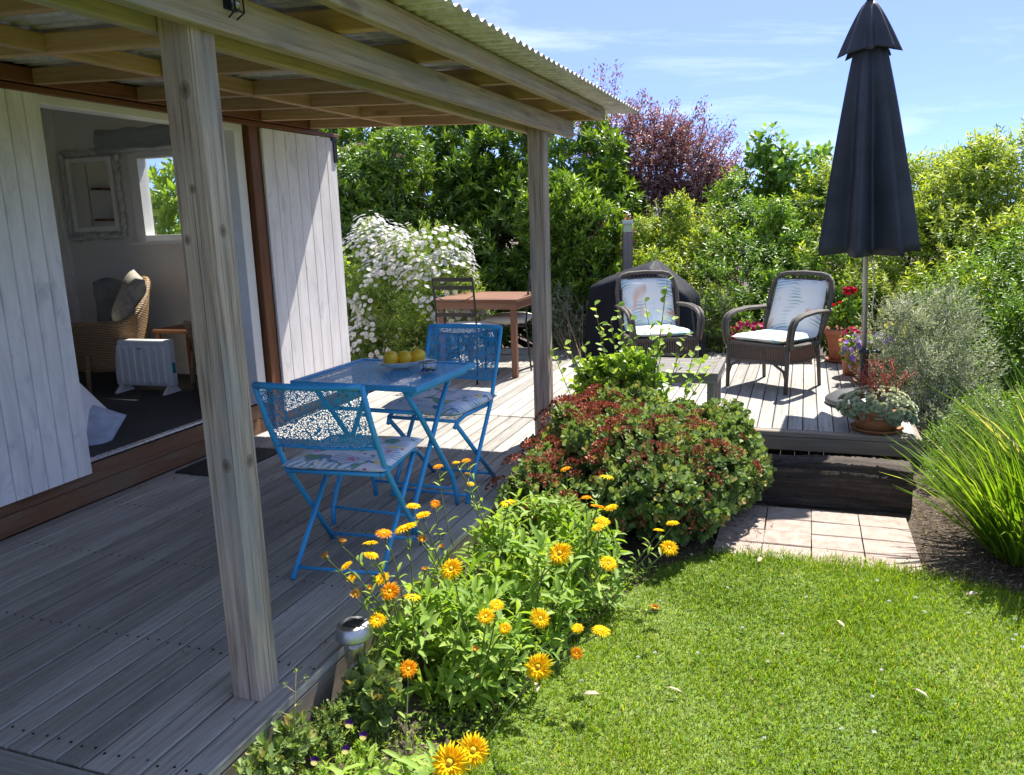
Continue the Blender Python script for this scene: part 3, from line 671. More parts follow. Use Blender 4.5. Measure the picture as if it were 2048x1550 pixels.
# boarded sliding doors
def sliding_door(y0, y1, z0, z1, wid, label):
    d = empty('sliding_door', (0, 0, 0), parent=cab); d['label'] = label
    n = round((y1-y0)/wid)
    for i in range(n):
        a, b = y0+(y1-y0)*i/n, y0+(y1-y0)*(i+1)/n
        bar('board', d, (XW+.050, (a+b)/2, z0), (XW+.050, (a+b)/2, z1), b-a-.0035, .020, M['white'], up=(1, 0, 0), bev=.0035)
    for z in (z0+.15, (z0+z1)/2, z1-.15): bar('batten', d, (XW+.030, y0+.02, z), (XW+.030, y1-.02, z), .10, .018, M['white'], up=(1, 0, 0))
    return d
sliding_door(1.82, 3.055, .172, 2.045, .088, 'whitewashed boarded sliding door half across the doorway')
d = sliding_door(4.745, 5.665, .10, 2.040, .1305, 'whitewashed boarded sliding door slid open past the cabin corner')
mb = MB(); mb.box((XW+.0625, 5.625, 1.86), (XW+.070, 5.672, 2.035)); mb.box((XW+.0625, 5.60, 2.02), (XW+.072, 5.672, 2.045)); mb.obj('door_bracket', M['hinge'], d)
# window
win = empty('window', (0, 0, 0), parent=cab)
mb = MB()
for a, b in (((WX0-.07, EY-.03, WZ0-.02), (WX0+.025, EY+.06, WZ1+.07)), ((WX1-.025, EY-.03, WZ0-.02), (WX1+.07, EY+.06, WZ1+.07)), ((WX0+.026, EY-.03, WZ1-.02), (WX1-.026, EY+.06, WZ1+.07)), ((WX0+.026, EY-.03, WZ0-.02), (WX1-.026, EY+.06, WZ0+.03))): mb.box(a, b)
mb.obj('window_frame', M['frame'], win)
mb = MB(); mb.box((WX0-.10, EY-.075, WZ0-.045), (WX1+.10, EY-.001, WZ0-.022)); mb.obj('window_sill', M['frame'], win)
mb = MB(); mb.box((WX0+.02, EY+.030, WZ0+.02), (WX1-.02, EY+.034, WZ1-.01)); mb.obj('pane', M['pane'], win)

# ------------------------------------------------------------------ the verandah roof
ver = empty('verandah', (0, 0, 0), label='timber verandah with corrugated iron roof over the narrow deck', cat='verandah')
def rz(x): return 2.005 + .04*(-1.47-x)           # underside of the rafters
RE_Y, RE_X = 5.70, -1.085
bar('post', ver, (-1.540, 1.845, -.0), (-1.540, 1.845, 2.0), .102, .100, M['post_near'], up=(0, 1, 0), bev=.006)
bar('post', ver, (-1.540, 4.835, -.0), (-1.540, 4.835, 2.0), .102, .100, M['post'], up=(0, 1, 0), bev=.006)
bar('beam', ver, (-1.466, -1.4, 1.950), (-1.466, 5.315, 1.950), .044, .100, M['beam'])
bar('beam', ver, (-1.615, -1.4, 1.950), (-1.615, 5.315, 1.950), .044, .100, M['beam'])
RY = [-1.2, -.65, -.1, .4, .87, 1.40, 1.93, 2.46, 3.04, 3.68, 4.20, 4.76, 5.33]
for y in RY:
    x0, x1 = -3.42, -1.30
    bar('rafter', ver, (x0, y, rz(x0)+.036), (x1, y, rz(x1)+.036), .045, .070, M['rafter'])
for a, b in zip(RY[:-1], RY[1:]):
    for x in (-2.70,):
        bar('blocking', ver, (x, a+.024, rz(x)+.035), (x, b-.024, rz(x)+.035), .045, .068, M['rafter'])
bar('ledger', ver, (-3.447, -1.4, rz(-3.44)+.035), (-3.447, 5.36, rz(-3.44)+.035), .045, .072, M['redwood'])
bar('fascia_board', ver, (-1.272, -1.4, rz(-1.27)+.038), (-1.272, 5.37, rz(-1.27)+.038), .045, .074, M['beam'])
def roof_sheet(y0, y1, lift):
    nw = 10; n = int((y1-y0)/.0762*nw); V = []; xs = np.linspace(-3.56, RE_X, 14)
    for x in xs:
        for k in range(n+1):
            y = y0+(y1-y0)*k/n; V.append((x, y, rz(x)+.0765+.0085*(1+math.sin(2*PI*y/.0762))+lift))
    i = np.arange(len(xs)*(n+1)).reshape(len(xs), n+1)
    F = np.stack([i[:-1, :-1], i[1:, :-1], i[1:, 1:], i[:-1, 1:]], -1).reshape(-1, 4)
    o = link('corrugated_sheet', np_mesh('corrugated_sheet', V, F), M['iron'], ver, smooth=True)
    s = o.modifiers.new('thickness', 'SOLIDIFY'); s.thickness = .0012; s.offset = 1
    return o
ys = -1.45; i = 0
while ys < RE_Y-.05:
    roof_sheet(ys, min(ys+.80, RE_Y), .0016*(i % 2)); ys += .762; i += 1
# a small metal light fitting screwed to the outer beam
t = empty('wall_light', (0, 0, 0), label='small black wire lantern fixed to the outer verandah beam', cat='light')
p = on_z(425, 0, 1.95); yb = 1.905
mb = MB(); mb.box((-1.4435, yb-.025, 1.955), (-1.438, yb+.025, 2.02)); mb.obj('back_plate', M['hinge'], t)
mb = MB()
for s in (-1, 1): mb.tube([(-1.441, yb+s*.020, 2.01), (-1.415, yb+s*.018, 2.00), (-1.412, yb+s*.018, 1.95), (-1.436, yb+s*.016, 1.935)], .0025, 6)
mb.tube([(-1.412, yb-.018, 1.95), (-1.412, yb+.018, 1.95)], .0025, 6); mb.tube([(-1.415, yb-.018, 2.0), (-1.415, yb+.018, 2.0)], .0025, 6); mb.obj('cage', M['hinge'], t)
mb = MB(); mb.lathe([(.004, .0), (.012, .006), (.012, .035), (.004, .042)], 12, (-1.424, yb, 1.952)); mb.obj('glass_shade', M['jar'], t, True)

# ------------------------------------------------------------------ bistro set
def uv_quad_sheet(name, grid, m, parent, uvscale=1.0):
    """grid[i][j] of points -> sheet with metric UVs"""
    nI, nJ = len(grid), len(grid[0]); V = [p for row in grid for p in row]
    F = [(i*nJ+j, (i+1)*nJ+j, (i+1)*nJ+j+1, i*nJ+j+1) for i in range(nI-1) for j in range(nJ-1)]
    me = bpy.data.meshes.new(name); me.from_pydata([tuple(v) for v in V], [], F); uv = me.uv_layers.new(name='UVMap')
    u = [0.0]; w = [0.0]
    for i in range(1, nI): u.append(u[-1]+(Vector(grid[i][0])-Vector(grid[i-1][0])).length)
    for j in range(1, nJ): w.append(w[-1]+(Vector(grid[0][j])-Vector(grid[0][j-1])).length)
    for p in me.polygons:
        for li, vi in zip(p.loop_indices, p.vertices): uv.data[li].uv = (u[vi//nJ]*uvscale, w[vi % nJ]*uvscale)
    me.update(); return link(name, me, m, parent, smooth=True)
def bistro_chair(label):
    t = empty('bistro_chair', (0, 0, 0), label=label, cat='chair', group='blue bistro chairs')
    hw, r = .215, .0115; P = lambda s, y, z: (s*hw, y, z)
    for s in (-1, 1):
        mb = MB(); mb.tube([P(s, .19, 0), P(s, .02, .22), P(s, -.165, .455), P(s, -.27, .66), P(s, -.335, .825)], r, 8); mb.obj('back_leg', M['blue'], t, True)
        mb = MB(); q = s*(hw-.028); mb.tube([(q, -.24, 0), (q, 0, .22), (q, .215, .415)], r, 8); mb.obj('front_leg', M['blue'], t, True)
        mb = MB(); mb.tube([(s*(hw-.014), -.18, .435), (s*(hw-.014), .14, .445), (s*(hw-.02), .205, .43), (s*(hw-.03), .235, .40)], .010, 8); mb.obj('seat_rail', M['blue'], t, True)
    def bow(y, z, d, half=hw, n=8): return [(-half+2*half*k/n, y-d*(1-(2*k/n-1)**2), z) for k in range(n+1)]
    mb = MB(); mb.tube(bow(-.335, .822, .03), .013, 8); mb.obj('top_rail', M['blue'], t, True)
    mb = MB(); mb.tube(bow(-.215, .555, .02), .006, 6); mb.obj('lower_back_rail', M['blue'], t, True)
    g = []
    for i in range(7):
        f = i/6; y = -.335+(.335-.215)*f; z = .815-(.815-.558)*f; d = .03-.01*f
        g.append([(-(hw-.01)+2*(hw-.01)*k/8, y-d*(1-(2*k/8-1)**2), z) for k in range(9)])
    uv_quad_sheet('backrest_panel', g, M['perf'], t)
    g = [[(-(hw-.02)+2*(hw-.02)*k/4, -.17+.38*i/4, .437) for k in range(5)] for i in range(5)]
    uv_quad_sheet('seat_panel', g, M['perf'], t)
    mb = MB(); mb.tube([(-hw+.02, .212, .43), (hw-.02, .212, .43)], .009, 8); mb.obj('seat_rail', M['blue'], t, True)
    mb = MB(); mb.tube([(-hw+.02, -.175, .437), (hw-.02, -.175, .437)], .009, 8); mb.obj('seat_rail', M['blue'], t, True)
    mb = MB(); mb.tube([(-hw+.03, -.20, .035), (hw-.03, -.20, .035)], .008, 8); mb.obj('stretcher', M['blue'], t, True)
    mb = MB(); mb.tube([(-hw, .165, .034), (hw, .165, .034)], .008, 8); mb.obj('stretcher', M['blue'], t, True)
    return t
def pad(name, w, d, h, m, parent=None, n=20, sag=.0, pw=5, wob=.0, seed=1, loc=None, rot=None):
    """a stuffed square cushion"""
    rng = np.random.default_rng(seed); nf = Noise3(rng, 9.0); mb = MB(); V = []; 
    for side in (1, -1):
        for i in range(n+1):
            for j in range(n+1):
                u, v = 2*i/n-1, 2*j/n-1
                e = max(0, (1-abs(u)**pw))*max(0, (1-abs(v)**pw)); z = side*h/2*e**.45
                x, y = u*w/2*(1-.04*(1-abs(v)**2)*0), v*d/2
                b = wob*nf(np.array([[x, y, side*.3]]))[0]*e**.5
                V.append((x, y, z+b - sag*(1-u*u)*(1-v*v)))
    K = (n+1)*(n+1); F = []
    for i in range(n):
        for j in range(n):
            a = i*(n+1)+j; q = (a, a+n+1, a+n+2, a+1); F.append(q); F.append(tuple(K+c for c in reversed(q)))
    mb.add(V, F); o = mb.obj(name, m, parent, True)
    import bmesh as _b
    bm = _b.new(); bm.from_mesh(o.data); _b.ops.remove_doubles(bm, verts=bm.verts, dist=1e-5); bm.to_mesh(o.data); bm.free(); o.data.shade_smooth()
    if loc is not None: o.location = loc
    if rot is not None: o.rotation_euler = rot
    return o
ch1 = bistro_chair('blue punched-metal folding chair with its back to the lawn path, beside the near post')
ch1['label'] = 'blue punched-metal folding chair on the shaded end of the small blue table'
ch1.location = (-1.735, 2.815, 0.0); ch1.rotation_euler.z = rad(6)
ch2 = copy_tree(ch1); ch2['label'] = 'blue punched-metal folding chair half in sun across the small blue table'
ch2.location = (-1.76, 3.755, 0.0); ch2.rotation_euler.z = rad(178)
def rotz(a, x, y): return (x*math.cos(a)-y*math.sin(a), x*math.sin(a)+y*math.cos(a))
c = pad('seat_cushion', .45, .45, .040, M['floral'], wob=.003, seed=2, pw=9); a = rotz(rad(6), 0, .03); c.location = (-1.735+a[0], 2.815+a[1], .462); c.rotation_euler.z = rad(6)
tag(c, 'thin floral cushion on the blue chair at the shaded end of the table', 'cushion', 'floral chair cushions')
c2 = pad('seat_cushion', .45, .44, .060, M['floral'], wob=.006, seed=4, pw=6); c2.location = (-1.765, 3.76, .472); c2.rotation_euler.z = rad(174)
tag(c2, 'plump tufted floral cushion on the far blue chair behind the table', 'cushion', 'floral chair cushions')

tb = empty('bistro_table', (-1.838, 3.335, 0.0), rad(-2), 'small square blue table with a punched-metal top on folding legs', 'table')
tw, td, tz = .325, .305, .712
mb = MB()
for a, b in (((-tw, -td, tz-.026), (tw, -td+.028, tz)), ((-tw, td-.028, tz-.026), (tw, td, tz)), ((-tw, -td+.0281, tz-.026), (-tw+.028, td-.0281, tz)), ((tw-.028, -td+.0281, tz-.026), (tw, td-.0281, tz))): mb.box(a, b)
o = mb.obj('table_frame', M['blue'], tb); bv = o.modifiers.new('b', 'BEVEL'); bv.width = .004; bv.segments = 2
g = [[(-tw+.026+2*(tw-.026)*k/4, -td+.026+2*(td-.026)*i/4, tz-.006) for k in range(5)] for i in range(5)]
uv_quad_sheet('table_top_panel', g, M['perf_top'], tb)
for s in (-1, 1):
    for q in (-1, 1):
        x = s*(.235 if q > 0 else .215)
        mb = MB(); mb.tube([(x, -q*.255, tz-.03), (x, -q*.12, .53), (x, q*.17, .16), (x, q*.205, .07), (x, q*.21, 0)], .0125, 8); mb.obj('leg', M['blue'], tb, True)
for y, z in ((.20, .085), (-.20, .085)):
    mb = MB(); mb.tube([(-.235, y, z), (.235, y, z)], .008, 8); mb.obj('stretcher', M['blue'], tb, True)
mb = MB(); mb.tube([(-.235, -.14, .555), (.235, -.14, .555)], .010, 8); mb.obj('stretcher', M['blue'], tb, True)
for s in (-1, 1):
    mb = MB(); mb.box((s*.275-.012, -.28, tz-.05), (s*.275+.012, .28, tz-.027)); mb.obj('folding_track', M['blue'], tb)

# dish of lemons, glass jar of berries
dc = Vector((-1.80, 3.44, .713)); da = rad(42)
mb = MB(); prof = [(.02, .0), (.07, .002), (.098, .012), (.125, .030), (.128, .033), (.122, .032), (.095, .016), (.06, .009), (.0, .008)]
mb.lathe(prof, 32, wob=lambda a, z: 1+.0*z); o = mb.obj('fruit_dish', M['ceramic'], None, True); o.location = dc; o.rotation_euler.z = da; o.scale = (1.0, .58, 1.0)
tag(o, 'oval pale ceramic dish holding the lemons on the blue table', 'dish')
def lemon(loc, r, rot, label):
    mb = MB(); pr = []
    for k in range(13):
        a = PI*k/12; z = -math.cos(a); rr = math.sin(a)**.92; z2 = z*1.16+.10*math.copysign(abs(z)**7, z); pr.append((max(.02, rr)*r, z2*r))
    mb.lathe(pr, 18); o = mb.obj('lemon', M['lemon'], None, True); o.location = loc; o.rotation_euler = rot
    tag(o, label, 'lemon', 'lemons in the dish')
for k, (u, v, r, rot, lb) in enumerate(((-.062, -.005, .037, (1.2, .3, .4), 'largest lemon resting at the open end of the dish'), (.002, -.008, .034, (1.4, .2, 1.2), 'lemon in the middle of the row in the dish'), (.072, .006, .034, (1.1, -.3, 2.1), 'greenish lemon next to the glass jar in the dish'), (.036, .026, .029, (1.5, .1, .6), 'small orange-toned lemon half hidden between two others in the dish'))):
    a = rotz(da, u, v); lemon((dc.x+a[0], dc.y+a[1], dc.z+.012+r*1.0), r, rot, lb)
jc = Vector((-1.625, 3.345, .713)); jr = empty('glass_jar', jc, 0, 'squat cut-glass jar with a lid and dark berries inside', 'jar')
mb = MB(); mb.lathe([(.030, 0), (.040, .003), (.044, .012), (.044, .036), (.041, .044), (.041, .046)], 20, wob=lambda a, z: 1+.03*math.cos(a*10)); mb.obj('bowl', M['jar'], jr, True)
mb = MB(); mb.lathe([(.043, .046), (.045, .049), (.044, .055), (.028, .060), (.0, .062)], 20); mb.obj('lid', M['jar'], jr, True)
rj = random.Random(3); mb = MB()
for k in range(24):
    a, q = rj.uniform(0, 6.28), .03*math.sqrt(rj.random()); z = .010+.014*(k > 12)
    mb.lathe([(.002, -.006), (.0055, -.003), (.0065, 0), (.0055, .003), (.002, .006)], 7, (q*math.cos(a), q*math.sin(a), z))
o = mb.obj('berries', M['berry'], jr, True); o['kind'] = 'stuff'

# rubber door mats
def mat_obj(x0, y0, x1, y1, label):
    mb = MB(); mb.box((x0, y0, .0015), (x1, y1, .011)); o = mb.obj('door_mat', M['rubber']); tag(o, label, 'mat')
mat_obj(-3.42, 3.60, -3.06, 4.16, 'black rubber door mat on the deck before the doorway')

# solar lantern at the deck edge
lan = empty('solar_light', (-1.352, 2.12, GZ), 0, 'round steel solar stake light at the deck edge among the marigolds', 'light')
mb = MB(); mb.lathe([(.0, .0), (.004, .0), (.008, .10), (.008, .20), (.024, .215), (.024, .22)], 14); mb.obj('stake', M['black'], lan, True)
mb = MB(); mb.lathe([(.024, .22), (.032, .235), (.036, .30), (.038, .345)], 18); mb.obj('diffuser', M['jar'], lan, True)
mb = MB(); mb.lathe([(.0, .343), (.061, .345), (.062, .350), (.053, .388), (.050, .391), (.0, .392)], 28); mb.obj('cap', M['steel'], lan, True)
mb = MB(); mb.box((-.026, -.026, .3922), (.026, .026, .395)); mb.obj('solar_panel', M['black'], lan)

# ------------------------------------------------------------------ inside the cabin
def wicker_chair(label, loc, rz_):
    t = empty('wicker_armchair', loc, rz_, label, 'armchair', 'wicker armchairs inside')
    mb = MB(); n = 26; V = []; m = 8
    for k in range(n+1):                     # wrap-around back and arms, front = +Y
        a = rad(-62) - rad(236)*k/n + rad(0); ca, sa = math.cos(a), math.sin(a)
        ht = .60 + .30*max(0, (-sa))**1.5 if sa < 0 else .60-.03*sa
        back = max(0.0, math.cos(a+PI/2)); ht = .52+.30*back**1.6
        for j in range(m+1):
            f = j/m; rr = .27+.06*f**2; V.append((rr*ca*1.05, rr*sa*.95, .16+(ht-.16)*f))
    F = [(k*(m+1)+j, (k+1)*(m+1)+j, (k+1)*(m+1)+j+1, k*(m+1)+j+1) for k in range(n) for j in range(m)]
    mb.add(V, F); o = mb.obj('woven_back', M['wicker'], t, True); sd = o.modifiers.new('s', 'SOLIDIFY'); sd.thickness = .02
    rim = [V[k*(m+1)+m] for k in range(n+1)]
    mb = MB(); mb.tube(rim, .024, 8); mb.obj('rim', M['wicker'], t, True)
    mb = MB(); mb.lathe([(.25, .26), (.28, .27), (.285, .36), (.27, .38), (.0, .385)], 24); mb.obj('seat', M['wicker'], t, True)
    for x, y in ((-.2, .22), (.2, .22), (-.2, -.2), (.2, -.2)):
        mb = MB(); mb.tube([(x, y, .30), (x*1.12, y*1.12, .0)], .018, 7); mb.obj('leg', M['wicker'], t, True)
    return t
wicker_chair('honey wicker armchair with a striped cushion in the cabin corner', (-5.10, 4.86, FZ), rad(150))
wicker_chair('honey wicker armchair half hidden behind the timber post in the cabin', (-4.02, 4.98, FZ), rad(160))
c = pad('seat_cushion', .46, .46, .08, M['cream'], wob=.006, seed=9); c.location = (-5.11, 4.84, FZ+.425); tag(c, 'cream seat cushion on the corner wicker armchair indoors', 'cushion')
c = pad('pillow', .44, .44, .15, M['linen'], wob=.01, seed=10, pw=3); c.location = (-4.98, 4.98, FZ+.66); c.rotation_euler = (rad(66), rad(10), rad(-36)); tag(c, 'striped linen pillow leaning in the corner wicker armchair', 'pillow')
c = pad('seat_cushion', .44, .44, .08, M['floral'], wob=.006, seed=12); c.location = (-4.02, 4.96, FZ+.425); tag(c, 'seat cushion on the wicker armchair hidden by the post', 'cushion')
def throw():
    mb = MB(); n = 14; V = []
    for i in range(n+1):
        for j in range(n+1):
            u, v = i/n, j/n; a = rad(-35)-rad(60)*u; R = .345+.012*math.sin(v*14+u*9)
            V.append((R*math.cos(a)*1.05, R*math.sin(a)*.95, .80-.52*v+.03*math.sin(u*5)))
    mb.add(V, [(i*(n+1)+j, (i+1)*(n+1)+j, (i+1)*(n+1)+j+1, i*(n+1)+j+1) for i in range(n) for j in range(n)])
    o = mb.obj('throw_blanket', M['rug_fringe'], None, True); s = o.modifiers.new('s', 'SOLIDIFY'); s.thickness = .012
    o.location = (-5.10, 4.86, FZ); o.rotation_euler.z = rad(180); tag(o, 'dark grey throw hanging over the back of the wicker armchair', 'throw')
throw()
st = empty('side_table', (-4.50, 5.10, FZ), 0, 'small red-brown side table between the two wicker armchairs', 'table')
bar('table_top', st, (-.22, 0, .43), (.22, 0, .43), .38, .03, M['redwood'], bev=.006)
for x in (-.19, .19):
    for y in (-.16, .16): bar('leg', st, (x, y, 0), (x, y, .415), .035, .035, M['redwood'], up=(0, 1, 0))
ht = empty('panel_heater', (-4.635, 4.71, FZ), rad(3), 'white freestanding panel heater on the dark carpet', 'heater')
mb = MB(); W2 = .245; V = []; prof = []
n = 60
for k in range(n+1):
    x = -W2+2*W2*k/n; rib = .006*(1 if (k//4) % 2 else 0) if .06 < (k/n) < .94 else 0
    prof.append((x, -.035-rib))
for (x, y) in prof:
    V += [(x, y+.012 if False else -.032, .06), (x, y, .085), (x, y, .335), (x, -.032, .36)]
mb.add(V, [(k*4+j, (k+1)*4+j, (k+1)*4+j+1, k*4+j+1) for k in range(n) for j in range(3)]); mb.obj('ribbed_front', M['heater'], ht)
mb = MB(); mb.box((-W2-.008, -.031, .05), (W2+.008, .04, .40)); o = mb.obj('body', M['heater'], ht); b = o.modifiers.new('b', 'BEVEL'); b.width = .014; b.segments = 3
for s in (-1, 1):
    mb = MB(); x = s*(W2-.03); mb.add([(x-.015, -.09, 0), (x+.015, -.09, 0), (x+.015, .09, 0), (x-.015, .09, 0), (x-.012, -.03, .055), (x+.012, -.03, .055), (x+.012, .035, .055), (x-.012, .035, .055)], [(3, 2, 1, 0), (4, 5, 6, 7), (0, 1, 5, 4), (1, 2, 6, 5), (2, 3, 7, 6), (3, 0, 4, 7)]); mb.obj('foot', M['heater'], ht)
mb = MB(); mb.box((W2+.0085, -.015, .15), (W2+.010, .02, .23)); mb.obj('rating_label', M['teal'], ht)
mb = MB(); mb.box((-.02, -.0445, .335), (.02, -.0425, .342)); mb.obj('badge', M['basegrey'], ht)
# bed with a white quilt hanging to the floor
bed = empty('bed', (0, 0, FZ), 0, 'bed under a crumpled white quilt behind the half-closed sliding door', 'bed')
boxes('mattress', [((-5.85, 1.5, .22), (-4.10, 3.45, .50))], M['cream'], bed)
boxes('bed_base', [((-5.83, 1.52, .03), (-4.13, 3.42, .219))], M['linen'], bed)
def quilt():
    rng = np.random.default_rng(21); nf = Noise3(rng, 7.0); mb = MB(); V = []; nu, nv = 56, 40
    cx, cy = -4.95, 2.50
    for i in range(nu+1):
        a = rad(-115)+rad(230)*i/nu
        for j in range(nv+1):
            f = j/nv; ca, sa = math.cos(a), math.sin(a)
            e = (abs(ca)**5+abs(sa)**5)**(-1/5)
            rx, ry = .95*e, 1.05*e
            if f < .45: q = f/.45; x, y, z = cx+rx*ca*q, cy+ry*sa*q, .555+.012*math.sin(q*9)
            else:
                q = (f-.45)/.55; out = 1+.26*q**1.3; fold = .055*q*math.sin(a*17+1.4*math.sin(a*5))
                x, y, z = cx+rx*ca*(out)+fold*ca, cy+ry*sa*out+fold*sa, .555-.535*q+.02*q*math.sin(a*9)
                z = max(z, .012)
            b = .012*nf(np.array([[x, y, z]]))[0]; V.append((x+b*.5, y+b*.5, z+b if z > .05 else z))
    mb.add(V, [(i*(nv+1)+j, (i+1)*(nv+1)+j, (i+1)*(nv+1)+j+1, i*(nv+1)+j+1) for i in range(nu) for j in range(nv)])
    o = mb.obj('quilt', M['quilt'], None, True); s = o.modifiers.new('s', 'SOLIDIFY'); s.thickness = .014; o.location = (0, 0, FZ)
    tag(o, 'white quilt hanging in folds from the bed to the carpet', 'quilt')
quilt()
c = pad('folded_sheet', .30, .34, .09, M['quilt2'], wob=.02, seed=33, pw=3); c.location = (-3.92, 3.50, FZ+.075); c.rotation_euler = (rad(30), rad(20), .5); tag(c, 'pale blue and white bed linen bunched low by the quilt hem', 'linen')
# mirror with carved frame on the end wall
mir = empty('mirror', (-5.62, EY, 1.70), 0, 'rectangular mirror in a carved pale scrollwork frame on the cabin wall', 'mirror')
mb = MB(); mb.box((-.215, -.012, -.27), (.215, -.008, .27)); mb.obj('mirror_glass', M['mirror'], mir)
mb = MB(); rm = random.Random(5)
for a, b in (((-.245, -.03, -.30), (-.205, -.001, .30)), ((.205, -.03, -.30), (.245, -.001, .30)), ((-.2049, -.03, .265), (.2049, -.001, .30)), ((-.2049, -.03, -.30), (.2049, -.001, -.265))): mb.box(a, b)
mb.obj('inner_frame', M['frame'], mir)
mb = MB(); loop = []
for (x, z) in [(-.29+.58*k/22, .345) for k in range(22)] + [(.29, .345-.69*k/26) for k in range(26)] + [(.29-.58*k/22, -.345) for k in range(22)] + [(-.29, -.345+.69*k/26) for k in range(26)]:
    loop.append((x+rm.uniform(-.014, .014), -.018+rm.uniform(-.006, .004), z+rm.uniform(-.014, .014)))
mb.tube(loop, [rm.uniform(.014, .032) for _ in loop], 7, closed=True)
loop2 = [(x*.90, y+.004, z*.92) for x, y, z in loop]; mb.tube(loop2, [rm.uniform(.006, .014) for _ in loop2], 6, closed=True)
mb.obj('carved_border', M['mirror_frame'], mir, True)
# blind over the window
bl = empty('window_blind', (-4.80, EY, 2.10), 0, 'grey cloth roman blind gathered above the cabin window', 'blind')
mb = MB(); V = []; n = 30
for i in range(n+1):
    x = -.66+1.32*i/n
    for (y, z) in ((-.02, .10), (-.075, .10), (-.10, .03), (-.095, -.03), (-.11, -.055), (-.09, -.075), (-.03, -.085)): V.append((x, y+.006*math.sin(i*1.3), z+.006*math.sin(i*.9+z*9)))
mb.add(V, [(i*7+j, (i+1)*7+j, (i+1)*7+j+1, i*7+j+1) for i in range(n) for j in range(6)]); mb.obj('cloth', M['blind'], bl, True)
mb = MB(); mb.box((-.655, -.07, .085), (.655, -.002, .10)); mb.obj('headrail', M['frame'], bl)
# wall shelf on the back wall (seen in the mirror)
sh = empty('wall_shelf', (HX0+.10, 4.72, 1.50), 0, 'wall shelf with two boards on the cabin back wall', 'shelf')
for z in (.0, .27): bar('shelf_board', sh, (.07, -.34, z), (.07, .34, z), .14, .018, M['redwood'])
mb = MB(); mb.box((.001, -.36, -.05), (.012, .36, .55)); mb.obj('back_panel', M['wall_in'], sh)
def vase(loc, m, label, s=1):
    mb = MB(); mb.lathe([(.03*s, 0), (.05*s, .03*s), (.055*s, .07*s), (.035*s, .11*s), (.028*s, .13*s), (.034*s, .14*s)], 18); o = mb.obj('vase', m, None, True); o.location = loc; tag(o, label, 'vase')
vase((HX0+.17, 4.80, 1.509), M['teal'], 'round teal vase standing on the lower wall shelf board')
vase((HX0+.17, 4.60, 1.779), M['basegrey'], 'squat grey teapot-like vase on the upper wall shelf board', 1.1)

# ------------------------------------------------------------------ brown table and iron chairs on the wide deck
bt = empty('outdoor_table', (-2.74, 7.02, 0), rad(0), 'square red-brown timber table beside the daisy bush', 'table')
hx, hy, th = .40, .37, .705
for i in range(8):
    y = -hy+(i+.5)*2*hy/8; bar('top_slat', bt, (-hx, y, th-.011), (hx, y, th-.011), 2*hy/8-.004, .022, M['brown'])
for y in (-hy+.02, hy-.02): bar('apron', bt, (-hx+.01, y, th-.056), (hx-.01, y, th-.056), .022, .066, M['brown'])
for x in (-hx+.02, hx-.02): bar('apron', bt, (x, -hy+.032, th-.056), (x, hy-.032, th-.056), .022, .066, M['brown'])
for x in (-hx+.055, hx-.055):
    for y in (-hy+.055, hy-.055): bar('leg', bt, (x, y, 0), (x, y, th-.023), .05, .05, M['brown'], up=(0, 1, 0))
def iron_chair(label, loc, rz_):
    t = empty('iron_chair', loc, rz_, label, 'chair', 'dark iron garden chairs'); hw = .19; m = M['darkmetal']
    for s in (-1, 1):
        mb = MB(); mb.tube([(s*hw, -.24, 0), (s*hw, -.20, .43), (s*hw, -.225, .70), (s*hw, -.255, .93)], .009, 7); mb.obj('back_leg', m, t, True)
        mb = MB(); mb.tube([(s*hw, .20, 0), (s*hw, .185, .42)], .009, 7); mb.obj('front_leg', m, t, True)
        mb = MB(); mb.tube([(s*hw, -.20, .42), (s*hw, .19, .42)], .008, 7); mb.obj('seat_rail', m, t, True)
        mb = MB(); mb.tube([(s*hw, -.225, .15), (s*hw, .19, .15)], .005, 6); mb.obj('stretcher', m, t, True)
    for z, y in ((.905, -.253), (.835, -.243), (.60, -.215)):
        bar('back_slat', t, (-hw, y, z), (hw, y, z), .006, .035, m)
    mb = MB(); mb.tube([(-hw+2*hw*k/10, -.232, .77-.06*(1-(k/5-1)**2)) for k in range(11)], .004, 6); mb.obj('back_bow', m, t, True)
    for y in (-.14, -.05, .04, .13): bar('seat_slat', t, (-hw, y, .424), (hw, y, .424), .05, .006, m)
    mb = MB(); mb.tube([(-hw, .19, .42), (hw, .19, .42)], .008, 7); mb.obj('seat_rail', m, t, True)
    return t
iron_chair('dark iron slat-back chair drawn up to the brown table beside the daisies', (-2.80, 6.60, 0), rad(-3))
iron_chair('dark iron chair tucked under the brown table behind the verandah post', (-2.62, 7.22, 0), rad(96))
c = pad('seat_cushion', .40, .40, .085, M['cream'], wob=.008, seed=40, pw=4); c.location = (-2.80, 6.60, .470); c.rotation_euler.z = rad(-3); tag(c, 'plump cream cushion on the iron chair beside the daisies', 'cushion', 'cream chair cushions')
c = pad('seat_cushion', .40, .40, .085, M['cream'], wob=.008, seed=41, pw=4); c.location = (-2.62, 7.22, .470); c.rotation_euler.z = rad(96); tag(c, 'plump cream cushion on the iron chair behind the verandah post', 'cushion', 'cream chair cushions')

